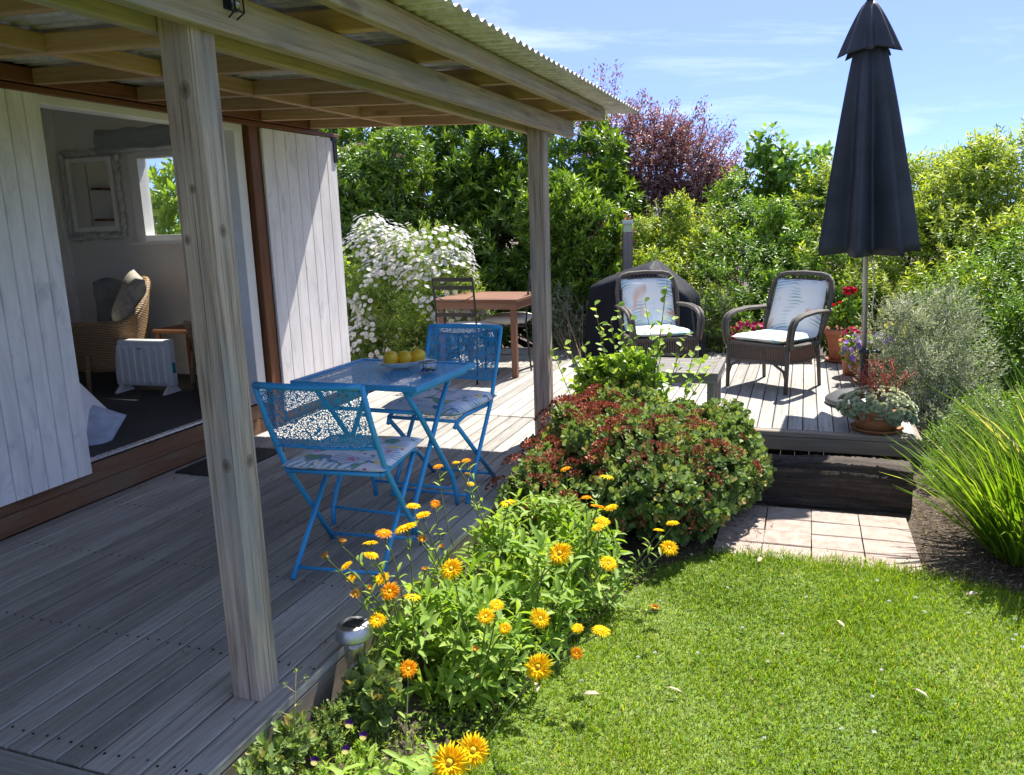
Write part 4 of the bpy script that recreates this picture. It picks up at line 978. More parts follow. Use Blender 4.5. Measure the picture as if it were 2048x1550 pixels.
# ------------------------------------------------------------------ covered barbecue
def bbq():
    rng = np.random.default_rng(9); nf = Noise3(rng, 5.0); mb = MB(); nu, V = 110, []; ax, ay = .50, .28
    def top(x, y):                                   # gabled lid with a ridge running front to back
        return (.965-.19*(.12-x)/.62 if x < .12 else .965-.46*(x-.12)/.38*.62) - .05*(y/ay)**2
    rows = 17
    for i in range(rows):
        f = i/(rows-1)
        for k in range(nu):
            a = 2*PI*k/nu; ca, sa = math.cos(a), math.sin(a); e = (abs(ca)**7+abs(sa)**7)**(-1/7)
            if f <= .7:                              # hanging sides
                q = min(1.0, f/.7); fl = 1+.10*(1-q)**1.4+(.08*(1-q) if ca > .3 else 0); am = .035*(1-q)**.7+.006
                s_ = fl*(1+am*math.sin(a*13+2*math.sin(a*2)+q*1.5)); x, y = ax*e*ca*s_, ay*e*sa*s_; zt = top(max(-ax, min(ax, ax*e*ca)), ay*.9*sa*e)-.03; z = zt*q+.012*(1-q)*(1+math.sin(a*9))
            else:
                q = (f-.7)/.3; q = min(1.0, q); s_ = max(0.0, 1-q)**.9; x, y = (ax*e*ca-.12)*s_+.12, ay*e*sa*s_; z = top(max(-ax, min(ax, x)), y)-.03*(1-q)**3-.010*abs(math.sin(a*6))*(1-abs(2*q-1))
            b = .009*nf(np.array([[x, y, z]]))[0]; V.append((x+b, y+b, max(z, .004)))
    F = [(i*nu+k, i*nu+(k+1) % nu, (i+1)*nu+(k+1) % nu, (i+1)*nu+k) for i in range(rows-1) for k in range(nu)]; mb.add(V, F)
    t = empty('covered_barbecue', (-1.46, 7.90, 0), rad(-4), 'barbecue under a black draped cover at the back of the wide deck', 'barbecue')
    mb.obj('cover', M['bbq'], t, True)
    for s in (-1, 1):
        mb = MB(); mb.lathe([(.0, 0), (.04, .0), (.04, .03), (.0, .03)], 14); o = mb.obj('wheel', M['black'], t, True); o.matrix_basis = Matrix.Translation((.44, s*.2, .04)) @ Matrix.Rotation(PI/2, 4, 'X')
bbq()

# ------------------------------------------------------------------ woven armchairs with palm-print cushions
def woven_chair(label, loc, rz_):
    t = empty('woven_armchair', loc, rz_, label, 'armchair', 'grey woven garden armchairs'); m = M['rattan']   # front = +Y
    hw = .265; by = -.235
    def arc(u):                                           # back outline, u 0..1
        pass
    bk = []
    lean = lambda z: by - (z-.36)*.34
    outl = [(-hw+.02, .34), (-hw-.005, .55), (-hw-.01, .72), (-hw+.01, .82), (-hw+.05, .862), (-hw+.11, .877), (0, .885), (hw-.11, .877), (hw-.05, .862), (hw-.01, .82), (hw+.01, .72), (hw+.005, .55), (hw-.02, .34)]
    mb = MB(); mb.tube([(x, lean(z), z) for x, z in outl], .019, 9); mb.obj('back_frame', m, t, True)
    inner = [(x*.86, z-.045 if z > .6 else z) for x, z in outl]
    mb = MB(); mb.tube([(x, lean(z)+.004, z) for x, z in inner], .007, 7); mb.obj('back_inner_rail', m, t, True)
    mb = MB()
    for (x0, z0), (x1, z1) in zip(outl[:-1], outl[1:]):
        for q in range(4):
            f = q/4; a = (x0+(x1-x0)*f, z0+(z1-z0)*f); b = (a[0]*.86, a[1]-.045 if a[1] > .6 else a[1]-.02)
            mb.tube([(a[0], lean(a[1]), a[1]), (b[0], lean(b[1]), b[1])], .004, 4)
    o = mb.obj('back_lacing', m, t, True); o['kind'] = 'stuff'
    mb = MB()
    for k in range(13):
        x = -hw*.8+1.6*hw*k/12; mb.tube([(x, lean(.36), .36), (x, lean(.84), .84)], .0055, 5)
    o = mb.obj('back_weave', m, t, True); o['kind'] = 'stuff'
    for s in (-1, 1):
        x = s*(hw+.02)
        prof = [(x*.97, lean(.62)+.0, .60), (x*1.04, -.05, .612), (x*1.06, .12, .600), (x*1.06, .205, .575), (x*1.05, .245, .52), (x*1.02, .25, .44), (x*.98, .235, .35)]
        for o_ in (-.016, .016):
            mb = MB(); mb.tube([(px+o_, py, pz) for px, py, pz in prof], .0165, 8); mb.obj('arm', m, t, True)
        mb = MB(); mb.tube([(s*hw, .235, .37), (s*(hw+.0), .245, .0)], [.019, .016], 8); mb.obj('front_leg', m, t, True)
        mb = MB(); mb.tube([(s*(hw-.02), by+.01, .38), (s*(hw-.01), by-.03, .0)], [.018, .015], 8); mb.obj('back_leg', m, t, True)
        mb = MB(); mb.tube([(s*(hw-.005), by+.01, .355), (s*(hw-.005), .235, .355)], .016, 8); mb.obj('seat_rail', m, t, True)
        mb = MB(); mb.tube([(s*(hw-.005), by, .255), (s*(hw-.005), 0, .225), (s*(hw-.005), .235, .245)], .010, 8); mb.obj('lower_rail', m, t, True)
        mb = MB(); mb.tube([(s*hw, .238, .10), (s*(hw-.03), .24, .18), (s*(hw-.11), .24, .225)], .011, 7); mb.obj('corner_brace', m, t, True)
        mb = MB()
        for k in range(16):
            y = by+.02+(.45)*k/15; mb.tube([(s*(hw-.005), y, .355), (s*(hw-.005), y, .24)], .0062, 5)
        o = mb.obj('side_spindles', m, t, True); o['kind'] = 'stuff'
    mb = MB(); mb.tube([(-hw, .24, .365), (hw, .24, .365)], .019, 8); mb.obj('seat_rail', m, t, True)
    mb = MB(); mb.tube([(-hw, .24, .235), (hw, .24, .235)], .014, 8); mb.obj('lower_rail', m, t, True)
    for k in range(25):
        x = -hw+.01+(2*hw-.02)*(k+.5)/25; mb = None
        o = bar('front_spindle', t, (x, .24, .235), (x, .24, .365), .013, .011, m, up=(0, 1, 0))
    mb = MB(); mb.box((-hw, by, .355), (hw, .235, .37)); mb.obj('seat_panel', m, t)
    return t
def lounge_cushion(label, loc, rz_, seed):
    """one long pad folded into seat and back"""
    rng = np.random.default_rng(seed); nf = Noise3(rng, 7.0); path = []
    for k in range(15): path.append((.255-.455*k/14, .415-.018*k/14))
    for k in range(1, 4): a = k/4*1.2; path.append((-.20-.055*math.sin(a), .397+.055*(1-math.cos(a))))
    y0, z0 = path[-1]
    for k in range(1, 16): path.append((y0-.155*k/15, z0+.415*k/15))
    n = len(path); nx = 18; V = []; w = .235
    for side in (1, -1):
        for i, (y, z) in enumerate(path):
            a, b = path[max(i-1, 0)], path[min(i+1, n-1)]; ty, tz = b[0]-a[0], b[1]-a[1]; l = math.hypot(ty, tz); ny, nz_ = tz/l, -ty/l
            if nz_ < 0 and i < 10: ny, nz_ = -ny, -nz_
            ny, nz_ = (tz/l, -ty/l)
            for j in range(nx+1):
                u = 2*j/nx-1; v = 2*i/(n-1)-1; e = (max(0, 1-abs(u)**6)*max(0, 1-abs(v)**14))**.45
                tuft = 1-.30*math.exp(-((i-17)/1.3)**2)-.18*math.exp(-((i-8)/1.1)**2)-.15*math.exp(-((i-25)/1.1)**2)
                h = side*.034*e*tuft + .004*nf(np.array([[u*.3, y, z+side]]))[0]*e
                V.append((u*w, y+ny*h, z+nz_*h))
    K = n*(nx+1); F = []
    for i in range(n-1):
        for j in range(nx):
            a = i*(nx+1)+j; q = (a, a+1, a+nx+2, a+nx+1); F.append(q); F.append(tuple(K+c for c in reversed(q)))
    mb = MB(); mb.add(V, F); o = mb.obj('lounge_cushion', M['palm'], None, True); o.location = loc; o.rotation_euler.z = rz_
    tag(o, label, 'cushion', 'palm-print lounge cushions')
RCL, RCR = Vector((-.20, 6.775, 0)), rad(149.5)
woven_chair('grey woven armchair with a palm-print cushion beside the parasol', RCL, RCR)
lounge_cushion('palm-print cushion with a coral corner on the woven armchair beside the parasol', RCL, RCR, 3)
LCL, LCR = Vector((-1.17, 6.98, 0)), rad(206)
woven_chair('grey woven armchair with a pale cushion in front of the covered barbecue', LCL, LCR)
lounge_cushion('pale palm-print cushion on the woven armchair in front of the barbecue', LCL, LCR, 14)

# ------------------------------------------------------------------ low slatted table
ct = empty('coffee_table', (-.86, 5.82, 0), rad(0), 'low grey slatted timber coffee table on the wide deck', 'coffee table')
cw, cd, cz = .34, .29, .325
for i in range(9):
    y = -cd+.04+(i+.5)*(2*cd-.08)/9; bar('slat', ct, (-cw+.045, y, cz-.009), (cw-.045, y, cz-.009), (2*cd-.08)/9-.006, .016, M['slat'])
for x in (-cw+.022, cw-.022): bar('frame_rail', ct, (x, -cd, cz-.008), (x, cd, cz-.008), .044, .018, M['slat'])
for y in (-cd+.02, cd-.02): bar('frame_rail', ct, (-cw+.045, y, cz-.0085), (cw-.045, y, cz-.0085), .04, .018, M['slat'])
for y in (-cd+.012, cd-.012): bar('apron', ct, (-cw+.004, y, cz-.045), (cw-.004, y, cz-.045), .02, .056, M['slat'])
for x in (-cw+.012, cw-.012): bar('apron', ct, (x, -cd+.023, cz-.045), (x, cd-.023, cz-.045), .02, .056, M['slat'])
for x in (-cw+.05, cw-.05):
    for y in (-cd+.05, cd-.05): bar('leg', ct, (x, y, 0), (x, y, cz-.018), .048, .048, M['slat'], up=(0, 1, 0))

# ------------------------------------------------------------------ parasol
UB = Vector((.445, 6.26, 0))
um = empty('parasol', UB, 0, 'tall closed charcoal garden parasol on a grey pole', 'parasol'); um.rotation_euler = (0, rad(-2.1), 0)
mb = MB(); mb.tube([(0, 0, .33), (0, 0, 2.80)], .0185, 14); mb.obj('pole', M['pole'], um, True)
def canopy(z0, z1, r0, r1, ribs, depth, name, hem=0.0, seed=1, nz_=26, rise=0.0):
    rng = np.random.default_rng(seed); nu = ribs*14; V = []; ph = rng.uniform(-.12, .12, ribs); dp = rng.uniform(.7, 1.25, ribs); hm = rng.uniform(-1, 1, ribs)
    for i in range(nz_+1):
        f = i/nz_; z = z1+(z0-z1)*f
        r = r1+(r0-r1)*(f**.80)
        for k in range(nu):
            s = k/14; g = int(s) % ribs; u = s-int(s)
            fold = math.sin(PI*u)**1.3*dp[g]*depth*(.35+.65*min(1, f*1.6)); a = 2*PI*(s+ph[g]*math.sin(PI*u)*1.2)/ribs
            rr = r*(1-fold) ; tip = hem*(1-abs(2*u-1))*(f**6)*(1+.3*hm[g])
            dz = rise*math.sin(a-.5)*f**4
            V.append((rr*math.cos(a), rr*math.sin(a), z+tip+dz))
    F = [(i*nu+k, (i+1)*nu+k, (i+1)*nu+(k+1) % nu, i*nu+(k+1) % nu) for i in range(nz_) for k in range(nu)]
    mb = MB(); mb.add(V, F); mb.f.append(tuple(range(nu))); o = mb.obj(name, M['umb'], um, True); s = o.modifiers.new('s', 'SOLIDIFY'); s.thickness = .003
    return o
canopy(1.085, 2.66, .350, .045, 7, .58, 'canopy', .016, 5, rise=.02)
canopy(2.40, 2.735, .205, .030, 8, .30, 'vent_cap', .03, 7, 12)
mb = MB(); mb.lathe([(.0, 2.73), (.022, 2.735), (.026, 2.76), (.012, 2.79), (.016, 2.81), (.0, 2.83)], 14); mb.obj('finial', M['black'], um, True)
mb = MB(); mb.lathe([(.030, 1.06), (.034, 1.07), (.034, 1.12), (.028, 1.13)], 14); mb.obj('runner', M['black'], um, True)
mb = MB(); rr = random.Random(2); mb.tube([(.022, -.01, 1.1), (.05, -.02, .95), (.055, -.03, .78), (.045, -.02, .70), (.05, -.03, .62)], .004, 6); mb.obj('pull_cord', M['cream'], um, True)
ub = empty('parasol_stand', UB, 0, 'round grey parasol base with a black sleeve on the deck', 'parasol stand')
mb = MB(); mb.lathe([(.0, .0), (.25, .0), (.262, .012), (.262, .032), (.250, .045), (.225, .055), (.20, .075), (.10, .10), (.05, .105), (.03, .105)], 40); mb.obj('weighted_base', M['basegrey'], ub, True)
mb = MB(); mb.lathe([(.03, .10), (.03, .36), (.035, .365), (.035, .40), (.021, .405)], 18); o = mb.obj('sleeve', M['black'], ub, True); o.rotation_euler = (0, rad(-2.1), 0)
mb = MB(); mb.tube([(.03, 0, .38), (.075, 0, .385)], .008, 8); mb.lathe([(.0, 0), (.018, .0), (.018, .02), (.0, .02)], 10, (.08, 0, .375)); mb.obj('clamp_knob', M['black'], ub, True)

# ------------------------------------------------------------------ pots
def pot_mb(r0, r1, h, rim=.012, n=30):
    mb = MB(); mb.lathe([(.0, .0), (r0, 0), (r0+(r1-r0)*.5, h*.5), (r1, h*.82), (r1+rim, h*.83), (r1+rim*1.2, h), (r1-rim*.5, h), (r1-rim, h*.85), (.0, h*.84)], n); return mb
def plantpot(name, label, cat, loc, r0, r1, h, m, saucer=True, rz_=0):
    t = empty(name, loc, rz_, label, cat, 'terracotta pots on the wide deck'); z = 0
    if saucer:
        mb = MB(); mb.lathe([(.0, .0), (r0*1.18, 0), (r0*1.36, .022), (r0*1.40, .026), (r0*1.33, .028), (r0*1.15, .012), (.0, .010)], 30); mb.obj('saucer', m, t, True); z = .011
    o = pot_mb(r0, r1, h).obj('pot', m, t, True); o.location.z = z; return t
def flowers(rng, blobs, n, size, petals=5, zb=.4, zmin=-9, **kw):
    P, D = twig_points(rng, blobs, n, zmin=zmin, shell=.85, zbias=zb, **kw); D = norm(D+rng.normal(size=D.shape)*.35); k = petals
    h = norm(np.cross(D, rng.normal(size=D.shape))); g = np.cross(D, h); i = np.repeat(np.arange(n), k); ph = np.tile(np.arange(k)*2*PI/k, n)
    A = h[i]*np.cos(ph)[:, None]+g[i]*np.sin(ph)[:, None]+D[i]*.25; s = np.repeat(size*rng.uniform(.75, 1.2, n), k)
    return leaves(P[i], A, D[i]+.05, s, s*.95, TR if size > .012 else T4, np.repeat(rng.random(n), k))
def npart(name, parts, m, parent, smooth=False):
    V, F, R = parts if isinstance(parts, tuple) else join_np(parts); return link(name, np_mesh(name, V, F, R, smooth), m, parent)
rg = np.random.default_rng(77)
# succulent bowl at the front edge
SP = Vector((.475, 5.49, 0.0))
t = plantpot('plant_pot', 'wide terracotta bowl on a saucer at the front edge of the wide deck', 'pot', SP, .115, .155, .135, M['terracotta2'])
def rosette_plant():
    t = empty('succulent', SP+Vector((0, 0, .12)), 0, 'cascading pale rosette succulent with coral flower stalks in the terracotta bowl', 'succulent')
    rng = np.random.default_rng(12); blobs = [((0, 0, .06), (.22, .19, .12)), ((.05, -.04, .03), (.20, .14, .10)), ((-.09, .0, .04), (.17, .17, .10)), ((.14, -.07, -.03), (.10, .09, .08))]
    P, D = twig_points(rng, blobs, 300, zmin=-.055, shell=.93, zbias=.15); per = 18; D = norm(D+[0, -.1, .35]); n = len(P)
    i = np.repeat(np.arange(n), per); j = np.tile(np.arange(per), n); h = norm(np.cross(D, rng.normal(size=D.shape))); g = np.cross(D, h); ph = j*2.39996; tl = np.radians(18+66*(1-j/per))
    rd = h[i]*np.cos(ph)[:, None]+g[i]*np.sin(ph)[:, None]; A = D[i]*np.cos(tl)[:, None]+rd*np.sin(tl)[:, None]; Nn = D[i]*np.sin(tl)[:, None]-rd*np.cos(tl)[:, None]
    s = .026*np.repeat(rng.uniform(.75, 1.2, n), per)*(1-.45*j/per); zf = np.clip((P[:, 2]+.06)/.18, 0, 1)
    npart('rosettes', leaves(P[i]-D[i]*.006, A, Nn, s, s*.8, TR, np.clip(np.repeat(zf*.6+rng.random(n)*.35, per)+j/per*.1, 0, 1)), M['rosette'], t)
    mb = MB(); stalk = []
    for k in range(34):
        a, q = rng.uniform(0, 6.28), rng.uniform(0, .15); b = Vector((q*math.cos(a), q*math.sin(a), .10)); e = b+Vector((rng.normal()*.07, rng.normal()*.06, rng.uniform(.10, .24))); 
        m_ = (b+e)/2+Vector((rng.normal()*.02, rng.normal()*.02, .02)); mb.tube([b, m_, e], .0022, 5); stalk.append((e, e-m_))
    for k in range(6):
        a = rng.uniform(3.4, 5.6); b = Vector((.17*math.cos(a), .15*math.sin(a), .03)); e = b+Vector((.05*math.cos(a), .05*math.sin(a), -rng.uniform(.02, .06))); mb.tube([b, (b+e)/2+Vector((0, 0, .02)), e], .0022, 5); stalk.append((e, e-b))
    o = mb.obj('flower_stalks', M['coral'], t, True); o['kind'] = 'stuff'
    E = np.array([tuple(e) for e, _ in stalk]); n = len(E); per = 9; i = np.repeat(np.arange(n), per); A = sphere_dirs(rng, n*per); A[:, 2] += .4
    npart('flower_bells', leaves(E[i]+rng.normal(size=(n*per, 3))*[.008, .008, .018], A, sphere_dirs(rng, n*per), np.full(n*per, .014), np.full(n*per, .008), T4, rng.random(n*per)), M['coral'], t)['kind'] = 'stuff'
rosette_plant()
# trough of pink petunias behind the armchair
tr_ = empty('planter_trough', (-.235, 7.98, 0), rad(2), 'long terracotta trough behind the woven armchair beside the parasol', 'planter', 'terracotta pots on the wide deck')
mb = MB(); L2, w0, w1 = .335, .075, .095
mb.add([(-L2, -w0, 0), (L2, -w0, 0), (L2, w0, 0), (-L2, w0, 0), (-L2-.02, -w1, .15), (L2+.02, -w1, .15), (L2+.02, w1, .15), (-L2-.02, w1, .15)], [(3, 2, 1, 0), (0, 1, 5, 4), (1, 2, 6, 5), (2, 3, 7, 6), (3, 0, 4, 7), (4, 5, 6, 7)]); mb.obj('trough', M['terracotta'], tr_)
mb = MB()
for a, b in (((-L2-.03, -w1-.01, .15), (L2+.03, -w1+.012, .172)), ((-L2-.03, w1-.012, .15), (L2+.03, w1+.01, .172)), ((-L2-.03, -w1+.0121, .15), (-L2, w1-.0121, .172)), ((L2, -w1+.0121, .15), (L2+.03, w1-.0121, .172))): mb.box(a, b)
mb.obj('rim', M['terracotta'], tr_)
def bedding(name, label, loc, blobs, nl, nf_, fm, lm='brightleaf', fs=.03, ls=.035, seed=1, petals=5):
    t = empty(name, loc, 0, label, 'flowers'); rng = np.random.default_rng(seed)
    f, P, _ = foliage(rng, blobs, nl, 6, ls, ls*.55, T4, span=.03, zmin=-.05); npart('leaves', f, M[lm], t)
    stems_mb(rng, (0, 0, -.02), P[:18], .004, .002).obj('stems', M['twig'], t, True)
    o = npart('blossoms', flowers(rng, blobs, nf_, fs, petals), M[fm], t); o['kind'] = 'stuff'; return t
bedding('petunia', 'magenta petunias growing in the terracotta trough behind the armchair', (-.235, 7.98, .15), [((-.24, 0, .10), (.18, .12, .13)), ((-.05, 0, .07), (.16, .1, .10)), ((.16, 0, .05), (.15, .1, .08))], 170, 95, 'magenta', seed=5)
# tall pot of red geraniums
t = plantpot('plant_pot', 'tall terracotta pot of red geraniums in front of the hedge', 'pot', (.375, 8.02, 0), .115, .165, .30, M['terracotta'])
bedding('geranium', 'leafy geranium with a crimson flower head in the tall terracotta pot', (.375, 8.02, .28), [((0, 0, .12), (.17, .16, .14)), ((.06, .0, .22), (.10, .1, .10))], 150, 4, 'red', seed=6, ls=.05)
t = empty('geranium_head', (0, 0, 0)); bpy.data.objects.remove(t)
rng = np.random.default_rng(31); o = npart('geranium_flower_head', flowers(rng, [((.40, 7.98, .66), (.055, .05, .035))], 46, .020, 5, zb=.3), M['red'], None); tag(o, 'round crimson geranium flower head held above the tall pot', 'flower head')
mb = MB(); mb.tube([(.39, 8.0, .38), (.395, 7.99, .55), (.40, 7.98, .66)], .004, 6); s_ = mb.obj('stem', M['twig'], o, True)
# purple and magenta petunias in a pale pot near the parasol
t = plantpot('plant_pot', 'bleached terracotta pot of violet petunias behind the parasol pole', 'pot', (.545, 7.02, 0), .10, .14, .24, M['terracotta_pale'], True)
bedding('petunia', 'violet petunias spilling over the bleached pot behind the parasol pole', (.545, 7.02, .22), [((-.05, 0, .07), (.17, .15, .10)), ((.10, 0, .08), (.14, .13, .10)), ((-.12, -.03, .02), (.10, .10, .10))], 150, 70, 'violet', seed=8)
bedding('petunia', 'dark magenta petunias crowding behind the violet ones', (.44, 7.36, .30), [((0, 0, .02), (.12, .10, .09))], 60, 44, 'magenta', seed=9)
t = plantpot('plant_pot', 'smaller dark terracotta pot of magenta petunias behind the bleached pot', 'pot', (.44, 7.36, 0), .09, .125, .30, M['terracotta'], False)
rng = np.random.default_rng(35); o = npart('petunia_bloom', flowers(rng, [((.66, 7.0, .47), (.03, .03, .02))], 4, .032, 5), M['yellow'], None); tag(o, 'single pale yellow petunia bloom beside the parasol pole', 'flower')
mb = MB(); mb.tube([(.60, 7.0, .30), (.65, 7.0, .47)], .004, 6); mb.obj('stem', M['twig'], o, True)
# solar light behind the parasol, garden post with a lamp on top
sl = empty('solar_light', (.80, 7.62, GZ), 0, 'flat black solar disc light on a stake behind the parasol pole', 'light')
mb = MB(); mb.tube([(0, 0, 0), (0, 0, .86)], .009, 8); mb.obj('stake', M['black'], sl, True)
mb = MB(); mb.lathe([(.02, .80), (.05, .83), (.09, .862), (.095, .87), (.085, .882), (.0, .888)], 26); mb.obj('cap', M['black'], sl, True)
gp = empty('garden_post', (-1.775, 8.62, GZ), rad(20), 'grey square garden post with a small lamp cap behind the barbecue', 'post')
bar('shaft', gp, (0, 0, 0), (0, 0, 1.50), .10, .10, M['slat'], up=(0, 1, 0), bev=.006)
mb = MB(); mb.box((-.058, -.058, 1.585), (.058, .058, 1.62)); mb.obj('lamp_cap', M['steel'], gp)
mb = MB(); mb.box((-.045, -.045, 1.50), (.045, .045, 1.585)); mb.obj('lamp_lens', M['lens'], gp)

# ------------------------------------------------------------------ shrubs, hedge and trees behind the decks
def lumps(blobs, k, seed, f=(.30, .48)):
    r = np.random.default_rng(seed); out = list(blobs)
    for c, R_ in blobs:
        R_ = np.array(R_ if hasattr(R_, '__len__') else (R_,)*3)
        for _ in range(k):
            d = norm(r.normal(size=3)+np.array([0, 0, .5])); q = r.uniform(*f); p = np.array(c)+d*R_*r.uniform(.85, 1.08); out.append((tuple(p), tuple(R_*q)))
    return out
def shrub(name, label, cat, base, blobs, layers, m, seed, group=None, nstem=26, sr=.012, bark='bark', stem_name='stem', core=None):
    """blobs in world coordinates; layers = list of foliage() keyword sets"""
    base = Vector(base); t = empty(name, base, 0, label, cat, group); rng = np.random.default_rng(seed)
    bl = [((c[0]-base.x, c[1]-base.y, c[2]-base.z), r) for c, r in blobs]; parts = []; allP = []
    for ly in layers:
        ly = dict(ly); b = [bl[i] for i in ly.pop('use')] if 'use' in ly else bl
        f, P, ax = foliage(rng, b, zmin=.03, **ly); parts.append(f); allP.append(P)
    npart('crown', parts, M[m], t); P = np.concatenate(allP)
    k = rng.choice(len(P), min(nstem, len(P)), replace=False)
    stems_mb(rng, (0, 0, -.05), [tuple(P[q]*.93) for q in k], sr, sr*.25).obj(stem_name, M[bark], t, True)
    return t, rng, bl
def B(px, py, Y, r): p = on_y(px, py, Y); return ((p.x, p.y, p.z), r)

# large dark evergreen
bl = [B(640, 430, 10.2, 1.0), B(730, 340, 10.3, .95), B(860, 340, 10.3, .95), B(990, 330, 10.3, .95), B(1110, 345, 10.2, .95), B(1190, 425, 10.0, .65), B(1060, 500, 9.5, .95), B(880, 480, 9.6, 1.0), B(720, 500, 9.8, 1.0), B(1150, 580, 9.3, .75), B(960, 600, 9.1, .7)]
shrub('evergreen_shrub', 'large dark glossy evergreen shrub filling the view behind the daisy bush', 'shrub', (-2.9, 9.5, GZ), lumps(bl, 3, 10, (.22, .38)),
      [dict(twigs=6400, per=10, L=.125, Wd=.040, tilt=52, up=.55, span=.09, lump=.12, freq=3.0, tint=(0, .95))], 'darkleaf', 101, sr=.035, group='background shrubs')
bl = [B(1165, 470, 8.75, .42), B(1110, 440, 8.8, .45), B(1130, 560, 8.8, .45), B(1180, 560, 8.7, .36), B(960, 600, 8.6, .34)]
shrub('evergreen_shrub', 'smaller bright-tipped evergreen shrub before the large dark one, behind the brown table', 'shrub', (-2.2, 8.9, GZ), bl,
      [dict(twigs=1700, per=12, L=.095, Wd=.026, tilt=50, up=.7, span=.09, lump=.14, tint=(.25, 1.0))], 'darkleaf', 102, sr=.02, group='background shrubs')
# viburnum-like shrub with pale flower plates against the cabin corner
bl = [B(690, 380, 8.6, .55), B(700, 520, 8.5, .55), B(760, 440, 8.8, .5), B(640, 450, 8.6, .6), B(790, 330, 8.9, .45)]
t, rng, b2 = shrub('flowering_shrub', 'shrub with flat faded cream flower plates beside the open sliding door', 'shrub', (-4.3, 8.7, GZ), bl,
      [dict(twigs=2600, per=9, L=.08, Wd=.028, tilt=60, up=.3, span=.10, lump=.15, droop=.25, tint=(.1, 1.0))], 'darkleaf', 103, sr=.02, group='background shrubs')
P, D = twig_points(rng, b2, 30, zmin=.6, shell=.97, zbias=.3); per = 40; i = np.repeat(np.arange(30), per)
o = npart('flower_plates', leaves(P[i]+rng.normal(size=(30*per, 3))*[.04, .04, .010], np.tile([0, 0, 1.], (30*per, 1))+rng.normal(size=(30*per, 3)), sphere_dirs(rng, 30*per), np.full(30*per, .016), np.full(30*per, .014), T4, rng.uniform(.3, 1, 30*per)), M['straw'], t); o['kind'] = 'stuff'

# foliage outside the cabin window
shrub('evergreen_shrub', 'leafy evergreen seen through the cabin window', 'shrub', (-5.6, 7.6, GZ), [((-5.9, 7.6, .9), (.75, .5, .9)), ((-5.1, 7.7, .7), (.7, .5, .75)), ((-6.8, 8.0, 1.4), (.8, .6, .9))],
      [dict(twigs=1000, per=8, L=.12, Wd=.055, tilt=60, up=.4, span=.12, tint=(.3, 1.0))], 'youngleaf', 104, sr=.02)

# purple-leaved trees
def purple(label, base, bl, nt, seed, wisps=(), L=.046):
    base = Vector(base); t, rng, b2 = shrub('purple_tree', label, 'tree', base, bl, [dict(twigs=nt, per=14, L=L, Wd=L*.55, tilt=60, up=.5, span=.22, lump=.22, freq=2.2, shell=.4)], 'purpleleaf', seed, sr=.03, stem_name='trunk')
    parts = []; mb = MB()
    for (a, e) in wisps:
        a, e = Vector(a)-base, Vector(e)-base; n = 170; u = rng.random(n)**.6; pts = np.array(a)[None]*(1-u[:, None])+np.array(e)[None]*u[:, None]+rng.normal(size=(n, 3))*.045
        d = np.array((e-a).normalized()); A = norm(d+rng.normal(size=(n, 3))*.8); parts.append(leaves(pts, A, sphere_dirs(rng, n), np.full(n, L), np.full(n, .015), T4, rng.random(n)))
        mb.tube([a, (a+e)/2+Vector(rng.normal(size=3)*.03), e], [.008, .005, .002], 5)
    if parts: npart('crown_sprays', parts, M['purpleleaf'], t); mb.obj('branches', M['bark'], t, True)['kind'] = 'stuff'
    return t
wp = []
rw = np.random.default_rng(55)
for (x0, y0, x1, y1) in ((1215, 260, 1235, 130), (1225, 250, 1200, 135), (1290, 260, 1285, 185), (1330, 270, 1350, 205), (1360, 280, 1405, 205), (1390, 290, 1412, 230), (1400, 300, 1465, 245), (1420, 310, 1460, 270), (1440, 330, 1480, 300), (1240, 250, 1262, 200), (1310, 260, 1312, 215), (1180, 250, 1160, 150), (1345, 280, 1380, 240), (1265, 270, 1255, 215), (1320, 290, 1335, 230), (1375, 320, 1440, 280), (1410, 340, 1470, 330), (1430, 360, 1490, 345), (1200, 280, 1185, 200), (1250, 300, 1275, 225), (1300, 300, 1300, 200), (1390, 330, 1430, 250)):
    Y = 11+rw.normal()*.25; a, b = on_y(x0, y0+25, Y), on_y(x1, y1, Y); wp.append((tuple(a), tuple(b)))
purple('purple-leaved tree rising behind the large evergreen against the sky', (-1.9, 11.1, GZ), [B(1290, 330, 11, .75), B(1230, 300, 11.1, .6), B(1360, 340, 11, .65), B(1400, 380, 10.9, .5), B(1310, 420, 11, .8), B(1250, 440, 11, .7), B(1380, 450, 11, .7), B(1440, 360, 11, .35), B(1330, 280, 11, .4)], 3300, 105, wp)
purple('low purple-leaved bush between the evergreen and the garden post', (-2.1, 9.0, GZ), [B(1205, 500, 8.95, .26), B(1185, 550, 8.95, .28), B(1225, 470, 9.0, .22), B(1200, 620, 8.9, .3)], 900, 106, L=.034)

# magnolia-like young tree with big leaves
wm_ = [B(1535, 300, 10.6, .28), B(1560, 330, 10.5, .25), B(1520, 350, 10.6, .3), B(1590, 350, 10.5, .35), B(1630, 345, 10.6, .35), B(1560, 420, 10.5, .45), B(1620, 420, 10.5, .45), B(1500, 430, 10.6, .4)]
shrub('young_tree', 'young tree with large fresh green leaves above the hedge beside the parasol', 'tree', (-.35, 10.5, GZ), wm_, [dict(twigs=420, per=7, L=.11, Wd=.055, T=T8, tilt=65, up=.5, span=.10, lump=.2, shell=.4, tint=(.2, 1))], 'brightleaf', 107, nstem=34, sr=.025, stem_name='trunk')

